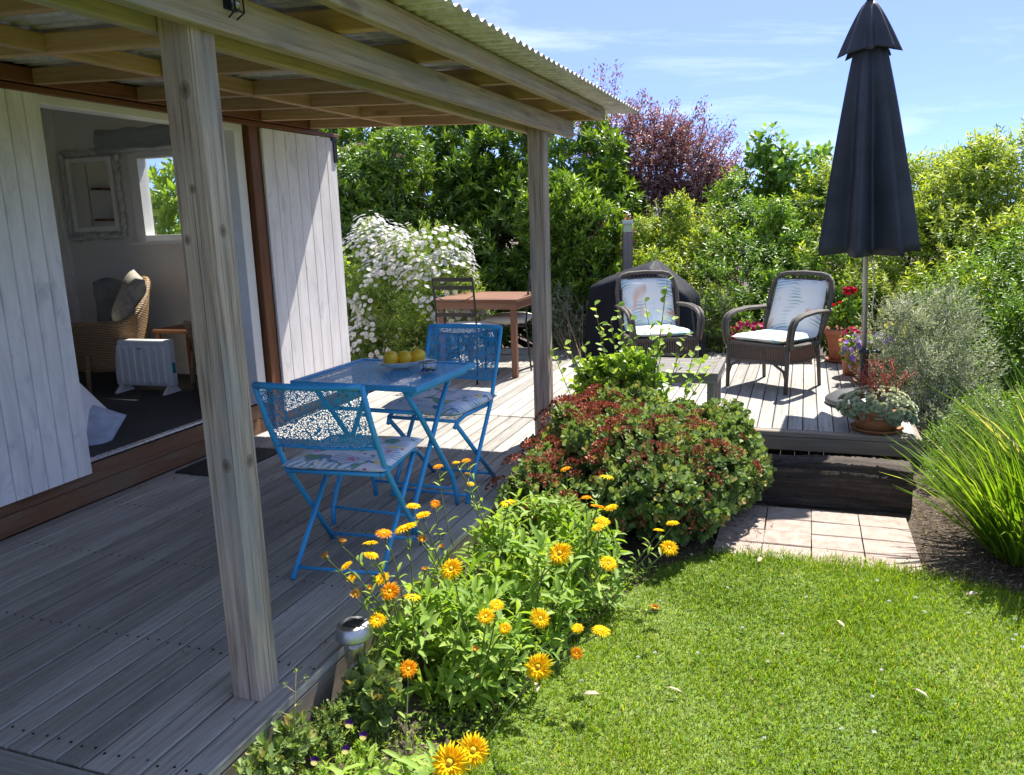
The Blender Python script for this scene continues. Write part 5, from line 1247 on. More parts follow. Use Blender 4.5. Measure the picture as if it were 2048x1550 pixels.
# lime-green hedge of several shrubs
def H(px, py, r, dy=0.0):
    return B(px, py, 8.70+(640-py)*.0064+dy, r)
def hedge(label, base, bl, nt, seed, L=.055, m='hedgeleaf', **kw):
    d = dict(twigs=nt, per=12, L=L, Wd=L*.38, tilt=62, up=.35, span=.16, lump=.25, freq=3.2, droop=.25, shell=.58, tint=(0, 1.0)); d.update(kw)
    return shrub('hedge_shrub', label, 'shrub', base, lumps(bl, 2, seed, (.25, .5)), [d], m, seed, 'lime-green hedge shrubs', nstem=30, sr=.018)
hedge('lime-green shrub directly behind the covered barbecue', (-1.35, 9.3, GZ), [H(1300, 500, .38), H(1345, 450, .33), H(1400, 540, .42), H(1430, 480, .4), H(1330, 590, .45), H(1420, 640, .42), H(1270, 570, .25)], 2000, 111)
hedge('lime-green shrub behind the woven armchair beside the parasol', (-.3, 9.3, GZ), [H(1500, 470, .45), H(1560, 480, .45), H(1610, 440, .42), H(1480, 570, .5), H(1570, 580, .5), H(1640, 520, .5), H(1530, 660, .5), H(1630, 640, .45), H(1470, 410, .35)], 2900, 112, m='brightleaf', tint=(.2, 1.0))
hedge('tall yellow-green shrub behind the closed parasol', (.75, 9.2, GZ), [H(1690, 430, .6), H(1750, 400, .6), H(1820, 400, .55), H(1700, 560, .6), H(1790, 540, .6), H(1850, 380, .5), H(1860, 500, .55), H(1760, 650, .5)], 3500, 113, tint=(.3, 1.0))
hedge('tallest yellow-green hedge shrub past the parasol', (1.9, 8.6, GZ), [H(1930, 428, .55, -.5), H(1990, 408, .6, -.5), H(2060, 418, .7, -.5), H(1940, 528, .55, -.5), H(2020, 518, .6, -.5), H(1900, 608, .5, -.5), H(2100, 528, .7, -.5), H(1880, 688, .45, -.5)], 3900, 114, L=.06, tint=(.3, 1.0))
hedge('dark shaded shrub at the foot of the hedge past the silver bush', (1.75, 7.2, GZ), [H(1990, 620, .5, -1.1), H(2050, 600, .55, -1.1), H(1960, 700, .42, -1.1), H(2030, 740, .5, -1.1), H(2100, 680, .6, -1.1), B(2060, 860, 6.3, .40), B(1960, 820, 6.5, .32)], 2600, 115, L=.042, m='brightleaf', tint=(0, .75))
hedge('leafy shrub continuing the hedge along the lawn edge', (3.3, 6.4, GZ), [((3.0, 6.6, 1.0), (.8, .8, 1.0)), ((3.6, 5.6, .9), (.8, .9, .95)), ((2.6, 7.4, 1.1), (.8, .7, 1.0))], 1100, 116, L=.06)
hedge('leafy shrub closing the garden behind the cabin corner', (-6.5, 9.5, GZ), [((-6.0, 9.6, .9), (1.2, .9, 1.2)), ((-7.6, 9.2, .9), (1.2, .9, 1.2))], 900, 117, L=.07)

# silver-grey bushes
def silver(label, base, bl, nt, seed, L=.030):
    return shrub('silver_bush', label, 'shrub', base, lumps(bl, 3, seed, (.25, .55)), [dict(twigs=nt, per=12, L=L, Wd=.009, tilt=48, up=.8, span=.14, lump=.25, freq=4.0, jit=.4, shell=.5)], 'silverleaf', seed, 'silver-grey bushes', nstem=40, sr=.006, bark='drytwig')
silver('broad silver-grey bush beside the parasol at the deck edge', (1.15, 6.3, GZ), [B(1820, 680, 6.6, .34), B(1880, 720, 6.4, .38), B(1800, 760, 6.7, .30), B(1900, 800, 6.2, .28), B(1860, 660, 6.8, .30), B(1850, 840, 6.1, .24)], 2100, 121)
silver('loose silver-grey bush between the verandah post and the barbecue', (-1.95, 7.5, GZ), [B(1140, 640, 8.45, .30), B(1165, 620, 8.45, .28), B(1110, 650, 8.45, .26), B(1150, 690, 8.4, .28)], 620, 122)
silver('silver-grey bush between the barbecue and the woven armchair', (-.75, 8.6, GZ), [B(1425, 650, 8.6, .26), B(1440, 620, 8.6, .24), B(1415, 690, 8.55, .25), B(1455, 690, 8.55, .22)], 560, 123)
shrub('silver_bush', 'dark small-leaved bush under the terracotta bowl at the deck corner', 'shrub', (.90, 5.35, GZ), [((.86, 5.45, -.10), (.17, .2, .2)), ((1.05, 5.5, .0), (.2, .25, .3)), ((.82, 5.15, -.2), (.13, .15, .12))], [dict(twigs=500, per=10, L=.02, Wd=.009, tilt=60, up=.5, span=.09, lump=.2)], 'brightleaf', 124, nstem=20, sr=.004)

# daisy bush
def daisy_mesh():
    n = 13; ph = np.arange(n)*2*PI/n; A = np.stack([np.cos(ph), np.sin(ph), np.full(n, .12)], 1); P = A*np.array([.005, .005, 0]); r = np.random.default_rng(3)
    V, F, R = leaves(P, A, np.tile([0, 0, 1.], (n, 1)), np.full(n, .024)*r.uniform(.85, 1.1, n), np.full(n, .0105), T4, r.random(n)); me = np_mesh('daisy', V, F, R); me.materials.append(M['daisy']); me.materials.append(M['eye_y'])
    return me
def dress(me, r, h, m, zo=0.0):
    """add a domed eye to a flower mesh as a second material"""
    import bmesh as _b
    bm = _b.new(); bm.from_mesh(me); k = len(bm.faces); c = bm.verts.new((0, 0, h+zo)); ring = [bm.verts.new((r*math.cos(a), r*math.sin(a), zo+.002)) for a in (2*PI*q/9 for q in range(9))]
    for q in range(9):
        f = bm.faces.new((c, ring[q], ring[(q+1) % 9])); f.material_index = 1
    bm.to_mesh(me); bm.free(); return me
dm = dress(daisy_mesh(), .0065, .006, 'eye_y')
bl = [B(720, 640, 7.5, .42), B(800, 600, 7.5, .48), B(880, 600, 7.4, .42), B(760, 530, 7.6, .36), B(860, 530, 7.5, .38), B(760, 690, 7.3, .36), B(850, 680, 7.2, .34), B(920, 640, 7.3, .26)]
t, rng, b2 = shrub('daisy_bush', 'big lime-green bush covered in white daisies beside the open sliding door', 'shrub', (-3.55, 7.5, GZ), lumps(bl, 3, 9, (.22, .42)), [dict(twigs=3000, per=11, L=.055, Wd=.012, tilt=48, up=.5, span=.12, lump=.14, freq=3.5)], 'daisyleaf', 131, nstem=40, sr=.010, bark='twig')
P, D = twig_points(rng, b2, 3600, zmin=.30, shell=1.0, zbias=.55, lump=.14); P = P + D*rng.uniform(.02, .09, (len(P), 1)); base = np.array([-3.55, 7.5, GZ]); nk = Noise3(rng, 7.0)(P) + rng.normal(size=len(P))*.25 > -.12; P, D = P[nk], D[nk]
face = (norm(np.array([0, 0, EYE])-(P+base))*D).sum(1) + .5*rng.random(len(P)); od = np.argsort(-face); F1, F2 = od[:290], od[290:]
for k in F1:
    p, d = P[k], Vector(norm(D[k]*.8+np.array([.1, -.15, .5])+rng.normal(size=3)*.35)); o = link('daisy', dm, None, t); o.matrix_basis = Matrix.Translation(Vector(p)) @ d.to_track_quat('Z', 'Y').to_matrix().to_4x4() @ Matrix.Rotation(rng.uniform(0, 6.28), 4, 'Z') @ Matrix.Scale(rng.uniform(.95, 1.3), 4)
n = len(F2); i = np.repeat(F2, 11); ph = np.tile(np.arange(11)*2*PI/11, n); Dn = norm(D[F2]+[0, 0, .5]); h = norm(np.cross(Dn, rng.normal(size=Dn.shape))); g = np.cross(Dn, h); q = np.repeat(np.arange(n), 11)
o = npart('daisies', leaves(P[i], h[q]*np.cos(ph)[:, None]+g[q]*np.sin(ph)[:, None]+Dn[q]*.1, Dn[q], np.full(len(i), .026), np.full(len(i), .0115), T4, rng.random(len(i))), M['daisy'], t); o['kind'] = 'stuff'

# ------------------------------------------------------------------ the bed between deck and lawn
def jade(name, label, base, bl, nt, seed, m='jadeleaf', L=.033, Wd=.028, per=9, tint=(.0, 1), **kw):
    d = dict(twigs=nt, per=per, L=L, Wd=Wd, T=TQ, tilt=58, up=.55, span=.045, lump=.20, freq=4.5, shell=.66, tint=tint); d.update(kw)
    return shrub(name, label, 'shrub', base, bl, [d], m, seed, nstem=30, sr=.010, bark='drytwig')
bl1 = [((-.55, 4.38, -.02), (.36, .42, .28)), ((-.80, 4.25, .04), (.36, .42, .28)), ((-.36, 4.62, -.06), (.24, .34, .22)), ((-.58, 4.75, .0), (.34, .34, .25)), ((-.88, 4.60, .03), (.32, .36, .27)), ((-.62, 4.08, -.12), (.26, .24, .18))]
tj, rng, b2 = jade('succulent_shrub', 'rounded mound of fleshy green succulent leaves in front of the sleeper step', (-.62, 4.45, GZ), lumps(bl1, 3, 7), 4300, 141)
bl2 = [((-1.08, 4.30, .02), (.28, .40, .27)), ((-1.16, 4.72, .02), (.24, .34, .26)), ((-1.20, 4.0, -.08), (.20, .26, .22)), ((-1.0, 3.85, -.10), (.24, .22, .20)), ((-1.12, 5.02, .06), (.22, .24, .24)), ((-1.27, 3.72, -.06), (.16, .24, .22)), ((-1.26, 4.45, .06), (.17, .3, .24))]
ts, rng, b3 = jade('sedum_shrub', 'sedum mound with rust-red flower heads along the deck edge', (-1.08, 4.4, GZ), lumps(bl2, 2, 8), 2700, 142, tint=(.1, .95))
def red_head(seed):
    r = np.random.default_rng(seed); n = 46; d = sphere_dirs(r, n); d[:, 2] = np.abs(d[:, 2])*.6; P = d*[.030, .030, .022]
    V, F, R = leaves(P, d+[0, 0, .6], sphere_dirs(r, n), np.full(n, .013), np.full(n, .010), T4, r.random(n)); me = np_mesh('flower_head', V, F, R); me.materials.append(M['redhead']); return me
rh = [red_head(s) for s in (1, 2, 3)]
for par, bb, n, zb in ((ts, b3, 165, .40), (tj, b2[:6], 110, .55)):
    P, D = twig_points(rng, bb, n, zmin=.12, shell=1.0, zbias=zb, lump=.1)
    for p, d in zip(P, D):
        d = Vector(norm(d+np.array([0, 0, .7]))); o = link('flower_head', rh[rng.integers(3)], None, par); o.matrix_basis = Matrix.Translation(Vector(p)+d*.03) @ d.to_track_quat('Z', 'Y').to_matrix().to_4x4() @ Matrix.Rotation(rng.uniform(0, 6.28), 4, 'Z') @ Matrix.Scale(rng.uniform(.95, 1.6), 4)
# young climber with round leaves
def sprig_shrub():
    base = Vector((-.98, 5.12, GZ)); t = empty('round_leaved_shrub', base, 0, 'loose young shrub with round light-green leaves rising before the woven armchairs', 'shrub'); rng = np.random.default_rng(151); parts = []; mb = MB()
    f, P, _ = foliage(rng, [((-.05, -.02, .38), (.28, .20, .24)), ((.16, .0, .32), (.24, .18, .18)), ((-.25, .02, .35), (.2, .18, .22)), ((-.10, .02, .60), (.24, .18, .17)), ((-.26, .03, .58), (.18, .15, .18)), ((-.04, .0, .72), (.14, .12, .10))], 760, 8, .046, .038, TR, tilt=62, up=.5, span=.08, zmin=.1, tint=(.1, 1)); parts.append(f)
    tips = [(1170, 690), (1205, 650), (1235, 610), (1222, 640), (1262, 640), (1290, 605), (1330, 590), (1335, 560), (1300, 660), (1345, 640), (1370, 670), (1240, 670), (1190, 610), (1390, 700), (1405, 720), (1130, 690), (1105, 700), (1150, 720), (1320, 690), (1270, 700), (1420, 730), (1360, 720)]
    for q, (x, y) in enumerate(tips):
        e = on_y(x, y, 5.12+rng.normal()*.12)-base; b = Vector((e.x*.45+rng.normal()*.06, e.y*.4, .30)); n = 8; mid = (b+e)/2+Vector(rng.normal(size=3)*.03); pts = [b*(1-u)**2+mid*2*u*(1-u)+e*u*u for u in np.linspace(0, 1, n)]
        mb.tube(pts, [.004-.0025*k/n for k in range(n)], 5); m_ = 17; u = np.linspace(.15, 1, m_); pp = np.array([tuple(b*(1-v)**2+mid*2*v*(1-v)+e*v*v) for v in u]); ph = np.arange(m_)*2.4
        A = np.stack([np.cos(ph), np.sin(ph), np.full(m_, .5)], 1)+rng.normal(size=(m_, 3))*.2; parts.append(leaves(pp, A, np.tile([0, -.2, 1.], (m_, 1))+rng.normal(size=(m_, 3))*.4, rng.uniform(.036, .058, m_), rng.uniform(.030, .048, m_), TR, rng.uniform(.3, 1, m_)))
    for k in range(16): mb.tube([(rng.normal()*.08, rng.normal()*.05, 0), (rng.normal()*.15, rng.normal()*.06, .2), (rng.normal()*.25, rng.normal()*.08, .45)], [.007, .005, .003], 5)
    npart('crown', parts, M['youngleaf'], t); mb.obj('stem', M['twig'], t, True)
sprig_shrub()

# marigolds -----------------------------------------------------------------
def marigold_mesh(seed, m, full=1.0, cup=.10, layers=((26, 1.0, .06), (24, .86, .22), (20, .66, .45), (14, .42, .9))):
    r = np.random.default_rng(seed); parts = []
    for n, s, lift in layers:
        ph = (np.arange(n)+r.random())*2*PI/n+r.normal(size=n)*.06; A = np.stack([np.cos(ph), np.sin(ph), np.full(n, lift*full+cup*0)+r.normal(size=n)*.06], 1); P = A*[.006, .006, 0]
        parts.append(leaves(P, A, np.tile([0, 0, 1.], (n, 1))+r.normal(size=(n, 3))*.1, .036*s*r.uniform(.85, 1.08, n), np.full(n, .0070), T8, r.random(n)))
    V, F, R = join_np(parts); me = np_mesh('flower', V, F, R); me.materials.append(m); me.materials.append(M['eye']); return dress(me, .007, .005, 'eye', .003)
FM = {'y': marigold_mesh(1, M['petal']), 'o': marigold_mesh(2, M['petal_o']), 'e': marigold_mesh(4, M['petal'], .6, layers=((18, 1.0, .02), (14, .75, .12))), 'd': marigold_mesh(6, M['petal_d'], 1.6, layers=((14, .7, .8), (12, .55, 1.2)))}
def bract():
    mb = MB(); mb.lathe([(.003, -.018), (.008, -.012), (.012, -.002), (.010, .002)], 9); me = mb.mesh('flower_cup'); me.materials.append(M['twig']); me.shade_smooth(); return me
BR = bract()
# photograph pixel, height above the deck, kind, size, tilt (x, y) of the face
MF = [(932, 921, .22, 'o', .75, 0, 0), (876, 933, .21, 'o', .75, 0, 0), (912, 925, .21, 'y', .6, .1, 0), (935, 950, .18, 'd', .7, .3, .2), (941, 968, .18, 'y', .65, 0, 0), (1131, 938, .26, 'o', .85, -.2, -.3), (1213, 953, .27, 'e', 1.05, 0, 0), (1015, 1005, .27, 'e', 1.05, -.05, 0),
      (1172, 995, .22, 'o', .75, 0, 0), (1195, 1013, .20, 'o', .9, .2, .2), (1222, 1015, .20, 'y', .85, 0, 0), (1205, 1042, .18, 'y', .95, .1, .2), (1195, 1055, .17, 'y', .8, 0, 0), (1317, 1060, .06, 'y', .75, 0, 0), (1345, 1046, .06, 'y', .95, 0, 0), (1338, 1096, .02, 'y', 1.15, -.9, .2),
      (826, 1012, .24, 'y', .95, .1, 0), (845, 1030, .22, 'y', 1.1, 0, -.2), (870, 1008, .18, 'o', .7, -.8, .4), (811, 1056, .26, 'y', 1.25, .1, -.2), (768, 1067, .25, 'o', .95, .1, 0), (741, 1086, .24, 'y', .85, .1, -.2), (742, 1110, .22, 'y', .85, .1, 0), (843, 1081, .20, 'd', 1.05, -.5, .5), (652, 1114, .22, 'd', 1.0, -.6, -.4), (683, 1085, .22, 'd', .8, 0, .4),
      (692, 1132, .21, 'y', .75, -.3, -.4), (763, 1157, .21, 'y', .9, -.6, 0), (703, 1156, .19, 'y', .6, -.4, -.4), (711, 1190, .16, 'd', .9, -.5, .3), (740, 1178, .16, 'd', .7, -.4, 0), (780, 1183, .20, 'o', 1.15, -1.0, .2), (825, 1193, .20, 'e', 1.0, -.05, 0), (903, 1138, .27, 'y', 1.3, -.7, 0), (1120, 1107, .24, 'y', 1.3, -1.1, 0),
      (1217, 1127, .14, 'y', 1.0, -.3, .2), (755, 1240, .13, 'y', .95, -.7, .1), (972, 1233, .16, 'y', .9, -.7, 0), (993, 1210, .17, 'y', .75, -.4, .3), (1010, 1257, .10, 'y', .7, -.8, 0), (1080, 1237, .14, 'y', 1.15, -.9, .8), (1155, 1256, .0, 'y', .65, -.4, 0), (1202, 1261, .0, 'y', 1.0, -.3, .1), (1309, 1218, -.12, 'd', .9, 0, 0), (1153, 1307, -.06, 'o', .75, -1.2, .3),
      (1077, 1334, .10, 'y', 1.3, -1.1, 0), (817, 1338, .05, 'o', 1.0, -.8, .3), (950, 1300, .0, 'd', .7, -.5, .3), (955, 1353, -.10, 'd', .7, -.5, 0), (900, 1525, .30, 'y', 1.30, -1.0, -.1), (946, 1500, .29, 'y', 1.20, -.95, .4), (884, 1095, .17, 'd', .75, -.3, 0), (850, 1140, .15, 'd', .7, -.2, 0)]
MP = [(-1.26, 2.36), (-1.20, 2.66), (-1.05, 2.42), (-1.16, 3.0), (-.98, 2.84), (-.88, 3.22), (-1.20, 3.40), (-1.02, 3.55), (-1.0, 1.70)]
MLAB = ['marigold plant beside the steel solar light at the deck edge', 'tall marigold plant leaning over the deck behind the solar light', 'marigold plant sprawling onto the lawn opposite the near verandah post', 'marigold plant with spent seed heads beside the shaded blue chair', 'dense leafy marigold plant in the middle of the bed', 'marigold plant with wide orange blooms where the bed meets the lawn', 'marigold plant with small orange blooms against the sedum mound', 'marigold plant half buried in the sedum mound', 'low marigold plant with two large blooms at the open end of the bed']
plants = []
for k, ((x, y), lb) in enumerate(zip(MP, MLAB)):
    t = empty('marigold_plant', (x, y, GZ), 0, lb, 'marigold', 'marigold plants in the bed'); rng = np.random.default_rng(200+k); H = .40 if k < 8 else .20
    P, D = twig_points(rng, [((0, 0, H*.42), (.19, .19, H*.58))], 62, zmin=.01, shell=.35, lump=.2, freq=6); parts = []
    per = 8; n = len(P)*per; i = np.repeat(np.arange(len(P)), per); j = np.tile(np.arange(per), len(P)); ax = norm(D*.6+[0, 0, .9]+rng.normal(size=D.shape)*.3); a = ax[i]; h = norm(np.cross(a, rng.normal(size=a.shape))); h = np.repeat(norm(np.cross(ax, [1, .3, 0])), per, 0); g = np.cross(a, h); ph = j*2.4+np.repeat(rng.uniform(0, 6, len(P)), per)
    rd = h*np.cos(ph)[:, None]+g*np.sin(ph)[:, None]; tl = np.radians(rng.uniform(35, 78, n)); A = a*np.cos(tl)[:, None]+rd*np.sin(tl)[:, None]; Nn = a*np.sin(tl)[:, None]-rd*np.cos(tl)[:, None]
    L = rng.uniform(.045, .095, n); base = P[i]+a*((j/per-.6)*.10)[:, None]; base[:, 2] = np.maximum(base[:, 2], .004)
    parts.append(leaves(base, A, Nn, L, L*.29, T8, np.clip(np.repeat(rng.random(len(P)), per)*.6+rng.random(n)*.4, 0, 1))); npart('foliage', parts, M['marileaf'], t)
    stems_mb(rng, (0, 0, -.02), [tuple(p) for p in P[rng.choice(len(P), 34, replace=False)]], .0045, .0025, 5).obj('stems', M['twig'], t, True)
    plants.append((t, Vector((x, y, GZ)), rng))
for (x, y, z, kd, sc, tx, ty) in MF:
    p = on_z(x, y, z); xl = -1.325 if z < .28 else -9
    if p.x < xl: eye = Vector((0, 0, EYE)); f_ = (xl+.02*math.sin(x))/p.x; p = eye+(p-eye)*f_; sc = sc*f_
    t, b, rng = min(plants, key=lambda q: (q[1].xy-p.xy).length); q = p-b
    d = Vector((ty+rng.normal()*.14, tx+rng.normal()*.14, 1.0)).normalized()
    o = link('flower', FM[kd], None, t); o.matrix_basis = Matrix.Translation(q) @ d.to_track_quat('Z', 'Y').to_matrix().to_4x4() @ Matrix.Rotation(rng.uniform(0, 6.28), 4, 'Z') @ Matrix.Scale(sc*rng.uniform(.78, .95), 4)
    o2 = link('flower_cup', BR, None, o)
    mb = MB(); root = Vector((q.x*.35, q.y*.35, max(.03, q.z-.30))); e = q-d*.014*sc; mid = (root+e)/2+Vector((rng.normal()*.02, rng.normal()*.02, .02))
    pts = [root*(1-u)**2+mid*2*u*(1-u)+e*u*u for u in np.linspace(0, 1, 7)]; mb.tube(pts, .0024, 5); mb.obj('flower_stalk', M['twig'], t, True)
    n = 5; u = rng.uniform(.25, .9, n); pp = np.array([tuple(root*(1-v)**2+mid*2*v*(1-v)+e*v*v) for v in u]); ph = rng.uniform(0, 6.28, n); A = np.stack([np.cos(ph), np.sin(ph), rng.uniform(.4, 1.2, n)], 1)
    npart('stalk_leaves', leaves(pp, A, np.stack([-np.cos(ph), -np.sin(ph), np.full(n, .8)], 1), rng.uniform(.03, .055, n), rng.uniform(.009, .014, n), T8, rng.random(n)), M['marileaf'], t)

# small plants along the deck edge at the open end of the bed
def edge_succulent(label, base, bl, n, seed, m='jadeleaf', L=.030, Wd=.016, tint=(.35, 1)):
    return shrub('edging_succulent', label, 'succulent', base, bl, [dict(twigs=n, per=8, L=L, Wd=Wd, T=TR, tilt=48, up=.8, span=.03, lump=.1, shell=.5, tint=tint)], m, seed, nstem=10, sr=.004, bark='twig')
def at(px, py, X): return tuple(on_x(px, py, X))
def off(p, x, y, z): return (p[0]+x, p[1]+y, p[2]+z)
A_, B_, C_ = at(555, 1505, -1.335), at(655, 1440, -1.335), at(745, 1385, -1.28)
edge_succulent('pale-edged succulent clump at the foot of the deck fascia near the post', off(A_, 0, 0, -.08), [(A_, (.06, .08, .06)), (off(A_, .01, -.10, -.01), (.06, .07, .06)), (off(A_, -.01, .09, -.01), (.05, .06, .05))], 95, 301)
edge_succulent('fine yellow-green stonecrop against the deck fascia', off(B_, 0, 0, -.07), [(B_, (.05, .09, .05)), (off(B_, .02, .09, -.01), (.05, .07, .045)), (off(B_, .03, -.06, -.02), (.05, .06, .04))], 190, 302, L=.015, Wd=.008)
edge_succulent('broad yellowing succulent clump beside the solar light', off(C_, 0, 0, -.10), [(C_, (.075, .08, .075)), (off(C_, .05, -.05, -.01), (.055, .06, .055)), (off(C_, -.03, .06, .0), (.05, .06, .06))], 95, 303, L=.044, Wd=.036)
def viola(x, y, seed):
    r = np.random.default_rng(seed); p = on_z(x, y, -.10); t = empty('viola', (p.x, p.y, -.19), 0, 'small purple and yellow viola at the open end of the bed', 'viola', 'violas at the open end of the bed')
    f, P, _ = foliage(r, [((0, 0, .03), (.05, .05, .035))], 26, 5, .024, .009, T4, span=.02, zmin=.002, tint=(.3, 1)); npart('leaves', f, M['marileaf'], t)
    d = norm(np.array([[.1, -.8, .7]])); h = norm(np.cross(d, [[0, 0, 1.]])); g = np.cross(d, h); ph = np.array([.5, 1.5, 2.6]); C = np.array([[0, 0, .09]])
    npart('petals', leaves(np.repeat(C, 3, 0), h*np.cos(ph)[:, None]+g*np.sin(ph)[:, None]*-1+d*.1, np.repeat(d, 3, 0), np.full(3, .015), np.full(3, .014), TR, r.random(3)), M['dkviolet'], t)
    ph = np.array([3.9, 4.7, 5.5]); npart('lower_petals', leaves(np.repeat(C, 3, 0), h*np.cos(ph)[:, None]+g*np.sin(ph)[:, None]*-1+d*.15, np.repeat(d, 3, 0), np.full(3, .013), np.full(3, .012), TR, r.random(3)), M['yellow'], t)
    mb = MB(); mb.tube([(0, 0, 0), (.004, .004, .05), (0, .004, .09)], .0015, 5); mb.obj('stem', M['twig'], t, True)
for k, (x, y) in enumerate(((698, 1448), (727, 1472), (692, 1500), (630, 1522), (615, 1488))): viola(x, y, 310+k)
def weed():
    b = on_x(592, 1520, -1.33); t = empty('weed_stalk', b, 0, 'thin branching weed stalk with tiny yellow tips by the deck fascia', 'weed'); mb = MB(); r = np.random.default_rng(5); tips = []
    top = on_y(592, 1340, b.y)-b; mb.tube([(0, 0, 0), tuple(top*.5+Vector((-.006, 0, 0))), tuple(top)], [.003, .002, .0012], 5); tips.append(top)
    for f, dx, dz in ((.45, -.035, .03), (.6, .03, .03), (.35, .04, .03), (.75, -.04, .012), (.82, .02, .02)):
        a = top*f; e = a+Vector((dx, r.normal()*.02, dz)); mb.tube([tuple(a), tuple(e)], [.0018, .001], 4); tips.append(e)
    mb.obj('stem', M['drytwig'], t, True); E = np.array([tuple(q) for q in tips]); n = len(E)*7; i = np.repeat(np.arange(len(E)), 7)
    npart('buds', leaves(E[i]+r.normal(size=(n, 3))*.005, sphere_dirs(r, n), sphere_dirs(r, n), np.full(n, .008), np.full(n, .005), T4, r.random(n)), M['hedgeleaf'], t)['kind'] = 'stuff'
weed()
# low ground cover, bed litter and the litter beside the paving
def cover(name, label, poly, n, m, seed, L, Wd, lift=(.0, .04), T=T4, flat=.5, z0=GZ-.012):
    r = np.random.default_rng(seed); xs = [p[0] for p in poly]; ys = [p[1] for p in poly]; px, py = r.uniform(min(xs), max(xs), n), r.uniform(min(ys), max(ys), n); k = in_poly(px, py, poly); px, py = px[k], py[k]; n = len(px)
    P = np.stack([px, py, z0+r.uniform(lift[0], lift[1], n)], 1); A = r.normal(size=(n, 3)); A[:, 2] = np.abs(A[:, 2])*flat; s = r.uniform(.6, 1.3, n)
    o = link(name, np_mesh(name, *leaves(P, A, np.tile([0, 0, 1.], (n, 1))+r.normal(size=(n, 3))*.5, L*s, Wd*s, T, r.random(n))), M[m]); tag(o, label, name.replace('_', ' '), kind='stuff')
cover('ground_cover', 'low mixed ground cover and seedlings in the marigold bed', [(-1.2, 1.4), (-1.0, 1.4), (-.92, 2.2), (-.8, 2.9), (-.62, 3.6), (-1.2, 3.6)], 9000, 'marileaf', 320, .022, .008, (.01, .08), T4, 1.2)
cover('bed_seedlings', 'fine yellow-green seedlings on the banked soil by the fascia', [(-1.37, 1.4), (-1.2, 1.4), (-1.15, 2.1), (-1.37, 2.1)], 1500, 'hedgeleaf', 325, .016, .006, (.06, .12), T4, 1.4)
cover('bed_litter', 'dry leaves and stems littering the garden bed soil', [(-1.4, 1.2), (-.95, 1.2), (-.6, 3.7), (-.2, 4.0), (-.2, 5.2), (-1.4, 5.2)], 3000, 'straw', 321, .03, .006, (0, .012), T4, .2)
cover('dry_litter', 'dry grass and bark litter beside the paving and strap-leaved clump', [(.45, 3.85), (1.0, 3.72), (2.0, 3.6), (1.6, 5.0), (.62, 4.95), (.60, 4.3)], 5000, 'straw', 322, .035, .005, (0, .014), T4, .25)
cover('path_litter', 'fine dry litter swept against the paving joints', [(-.4, 3.9), (-.12, 3.95), (-.10, 4.7), (-.4, 4.75)], 600, 'straw', 323, .025, .004, (.006, .016), T4, .25)
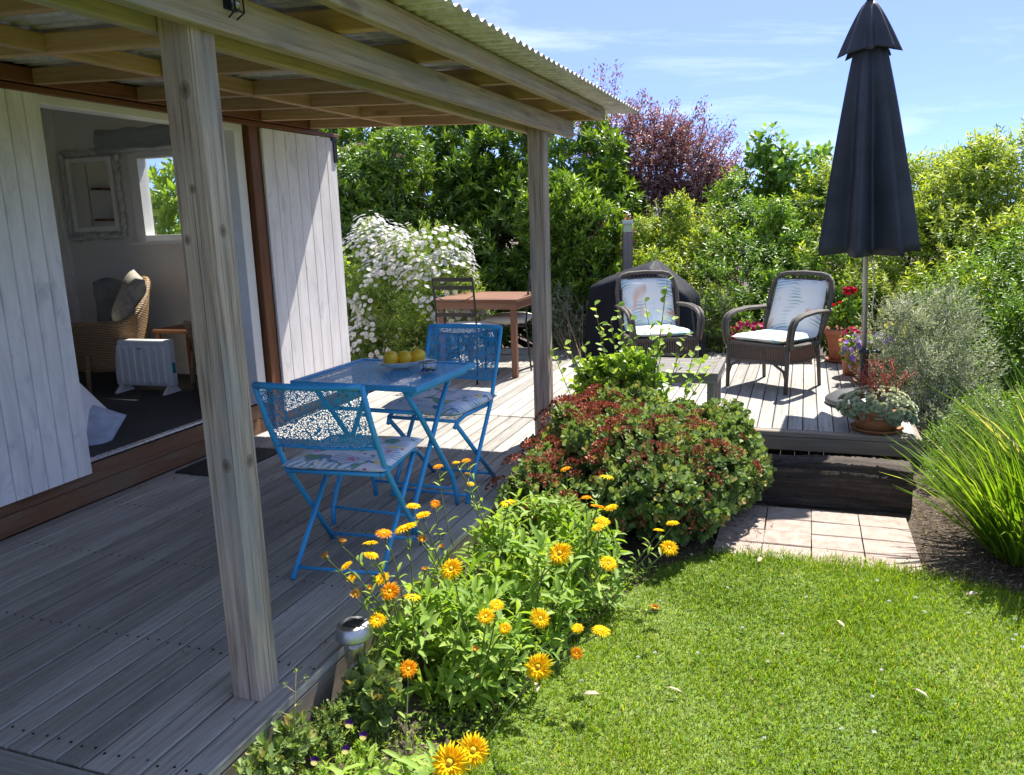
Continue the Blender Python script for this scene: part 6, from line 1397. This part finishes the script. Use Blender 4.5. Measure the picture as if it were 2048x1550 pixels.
# strap-leaved clumps
def strap(label, base, n, seed, Lr=(.55, .95), spread=.16, lean=(.10, .92)):
    t = empty('strap_leaved_clump', base, 0, label, 'grass clump', 'strap-leaved clumps by the deck corner'); r = np.random.default_rng(seed); K = 7
    yaw = r.uniform(0, 2*PI, n); q = np.sqrt(r.random(n))*spread; P = np.stack([np.cos(yaw)*q, np.sin(yaw)*q, np.zeros(n)], 1); yw = yaw+r.normal(size=n)*.4; ln = lean[0]+(lean[1]-lean[0])*(q/spread)**1.2*r.uniform(.5, 1, n); L = r.uniform(*Lr, n); Wd = r.uniform(.0055, .0105, n); bend = r.uniform(.1, .55, n)
    V = np.zeros((n, K, 2, 3)); p = P.copy(); d = np.stack([np.cos(yw), np.sin(yw)], 1); side = np.stack([-np.sin(yw), np.cos(yw), np.zeros(n)], 1); tw = r.normal(size=n)*.6
    for k in range(K):
        f = k/(K-1); w = Wd*(1-f**2.5)*(.7+.3*min(1, f*4))+.0003; sd = side*np.cos(tw*f)[:, None]+np.array([0, 0, 1.])*np.sin(tw*f)[:, None]
        V[:, k, 0] = p+sd*w[:, None]/1; V[:, k, 1] = p-sd*w[:, None]/1; a = ln+bend*f*f*1.6; st = L/(K-1); p = p+np.stack([d[:, 0]*np.sin(a), d[:, 1]*np.sin(a), np.cos(a)], 1)*st[:, None]; p[:, 2] = np.maximum(p[:, 2], .01)
    idx = np.arange(n*K*2).reshape(n, K, 2); F = np.stack([idx[:, :-1, 0], idx[:, :-1, 1], idx[:, 1:, 1], idx[:, 1:, 0]], -1).reshape(-1, 4); rr = np.clip(r.normal(.5, .2, n), 0, .95); rr[r.random(n) < .06] = 1
    link('blades', np_mesh('blades', V.reshape(-1, 3), F, np.repeat(rr, K-1)), M['strap'], t)
strap('arching bright green strap-leaved clump beside the paving', (1.08, 4.28, GZ), 680, 331, (.40, .76), .17, (.06, .90))
strap('taller strap-leaved clump behind the one beside the paving', (1.42, 4.75, GZ), 620, 332, (.55, .95), .20, (.1, .9))
strap('strap-leaved clump at the lawn edge past the paving', (1.45, 4.15, GZ), 560, 333, (.5, .9), .18, (.1, .9))
# fallen leaves on the lawn
def fallen(x, y, a, lb, s=1.0):
    p = on_z(x, y, GZ+.035); n = 1; V, F, R = leaves(np.zeros((1, 3)), np.array([[1, 0, .1]]), np.array([[0, 0, 1.]]), np.array([.055*s]), np.array([.018*s]), T8, np.array([.6])); me = np_mesh('fallen_leaf', V, F, R); o = link('fallen_leaf', me, M['deadleaf']); o.location = p; o.rotation_euler = (.3, -.1, a); sd = o.modifiers.new('s', 'SOLIDIFY'); sd.thickness = .001
    tag(o, lb, 'leaf', 'dry leaves on the lawn')
for k, (x, y, a) in enumerate(((1690, 1255, 2.2), (1858, 1395, 2.5), (1365, 1385, 3.0), (1075, 1385, 2.0), (1515, 1125, 1.3), (1165, 1388, .2), (1930, 1190, .5))): fallen(x, y, a, 'single pale dry leaf lying on the green lawn', 1.1)

cover('deck_litter', 'small dry leaf scraps lying on the deck boards by the flower bed', [(-1.95, 1.5), (-1.43, 1.5), (-1.43, 4.9), (-1.75, 4.9)], 110, 'straw', 341, .016, .006, (.002, .004), T4, .1, 0.0)
cover('wall_litter', 'dry leaf scraps gathered on the deck below the cabin wall', [(-3.46, 1.6), (-3.25, 1.6), (-3.30, 4.6), (-3.46, 4.6)], 120, 'straw', 342, .015, .006, (.002, .004), T4, .1, 0.0)
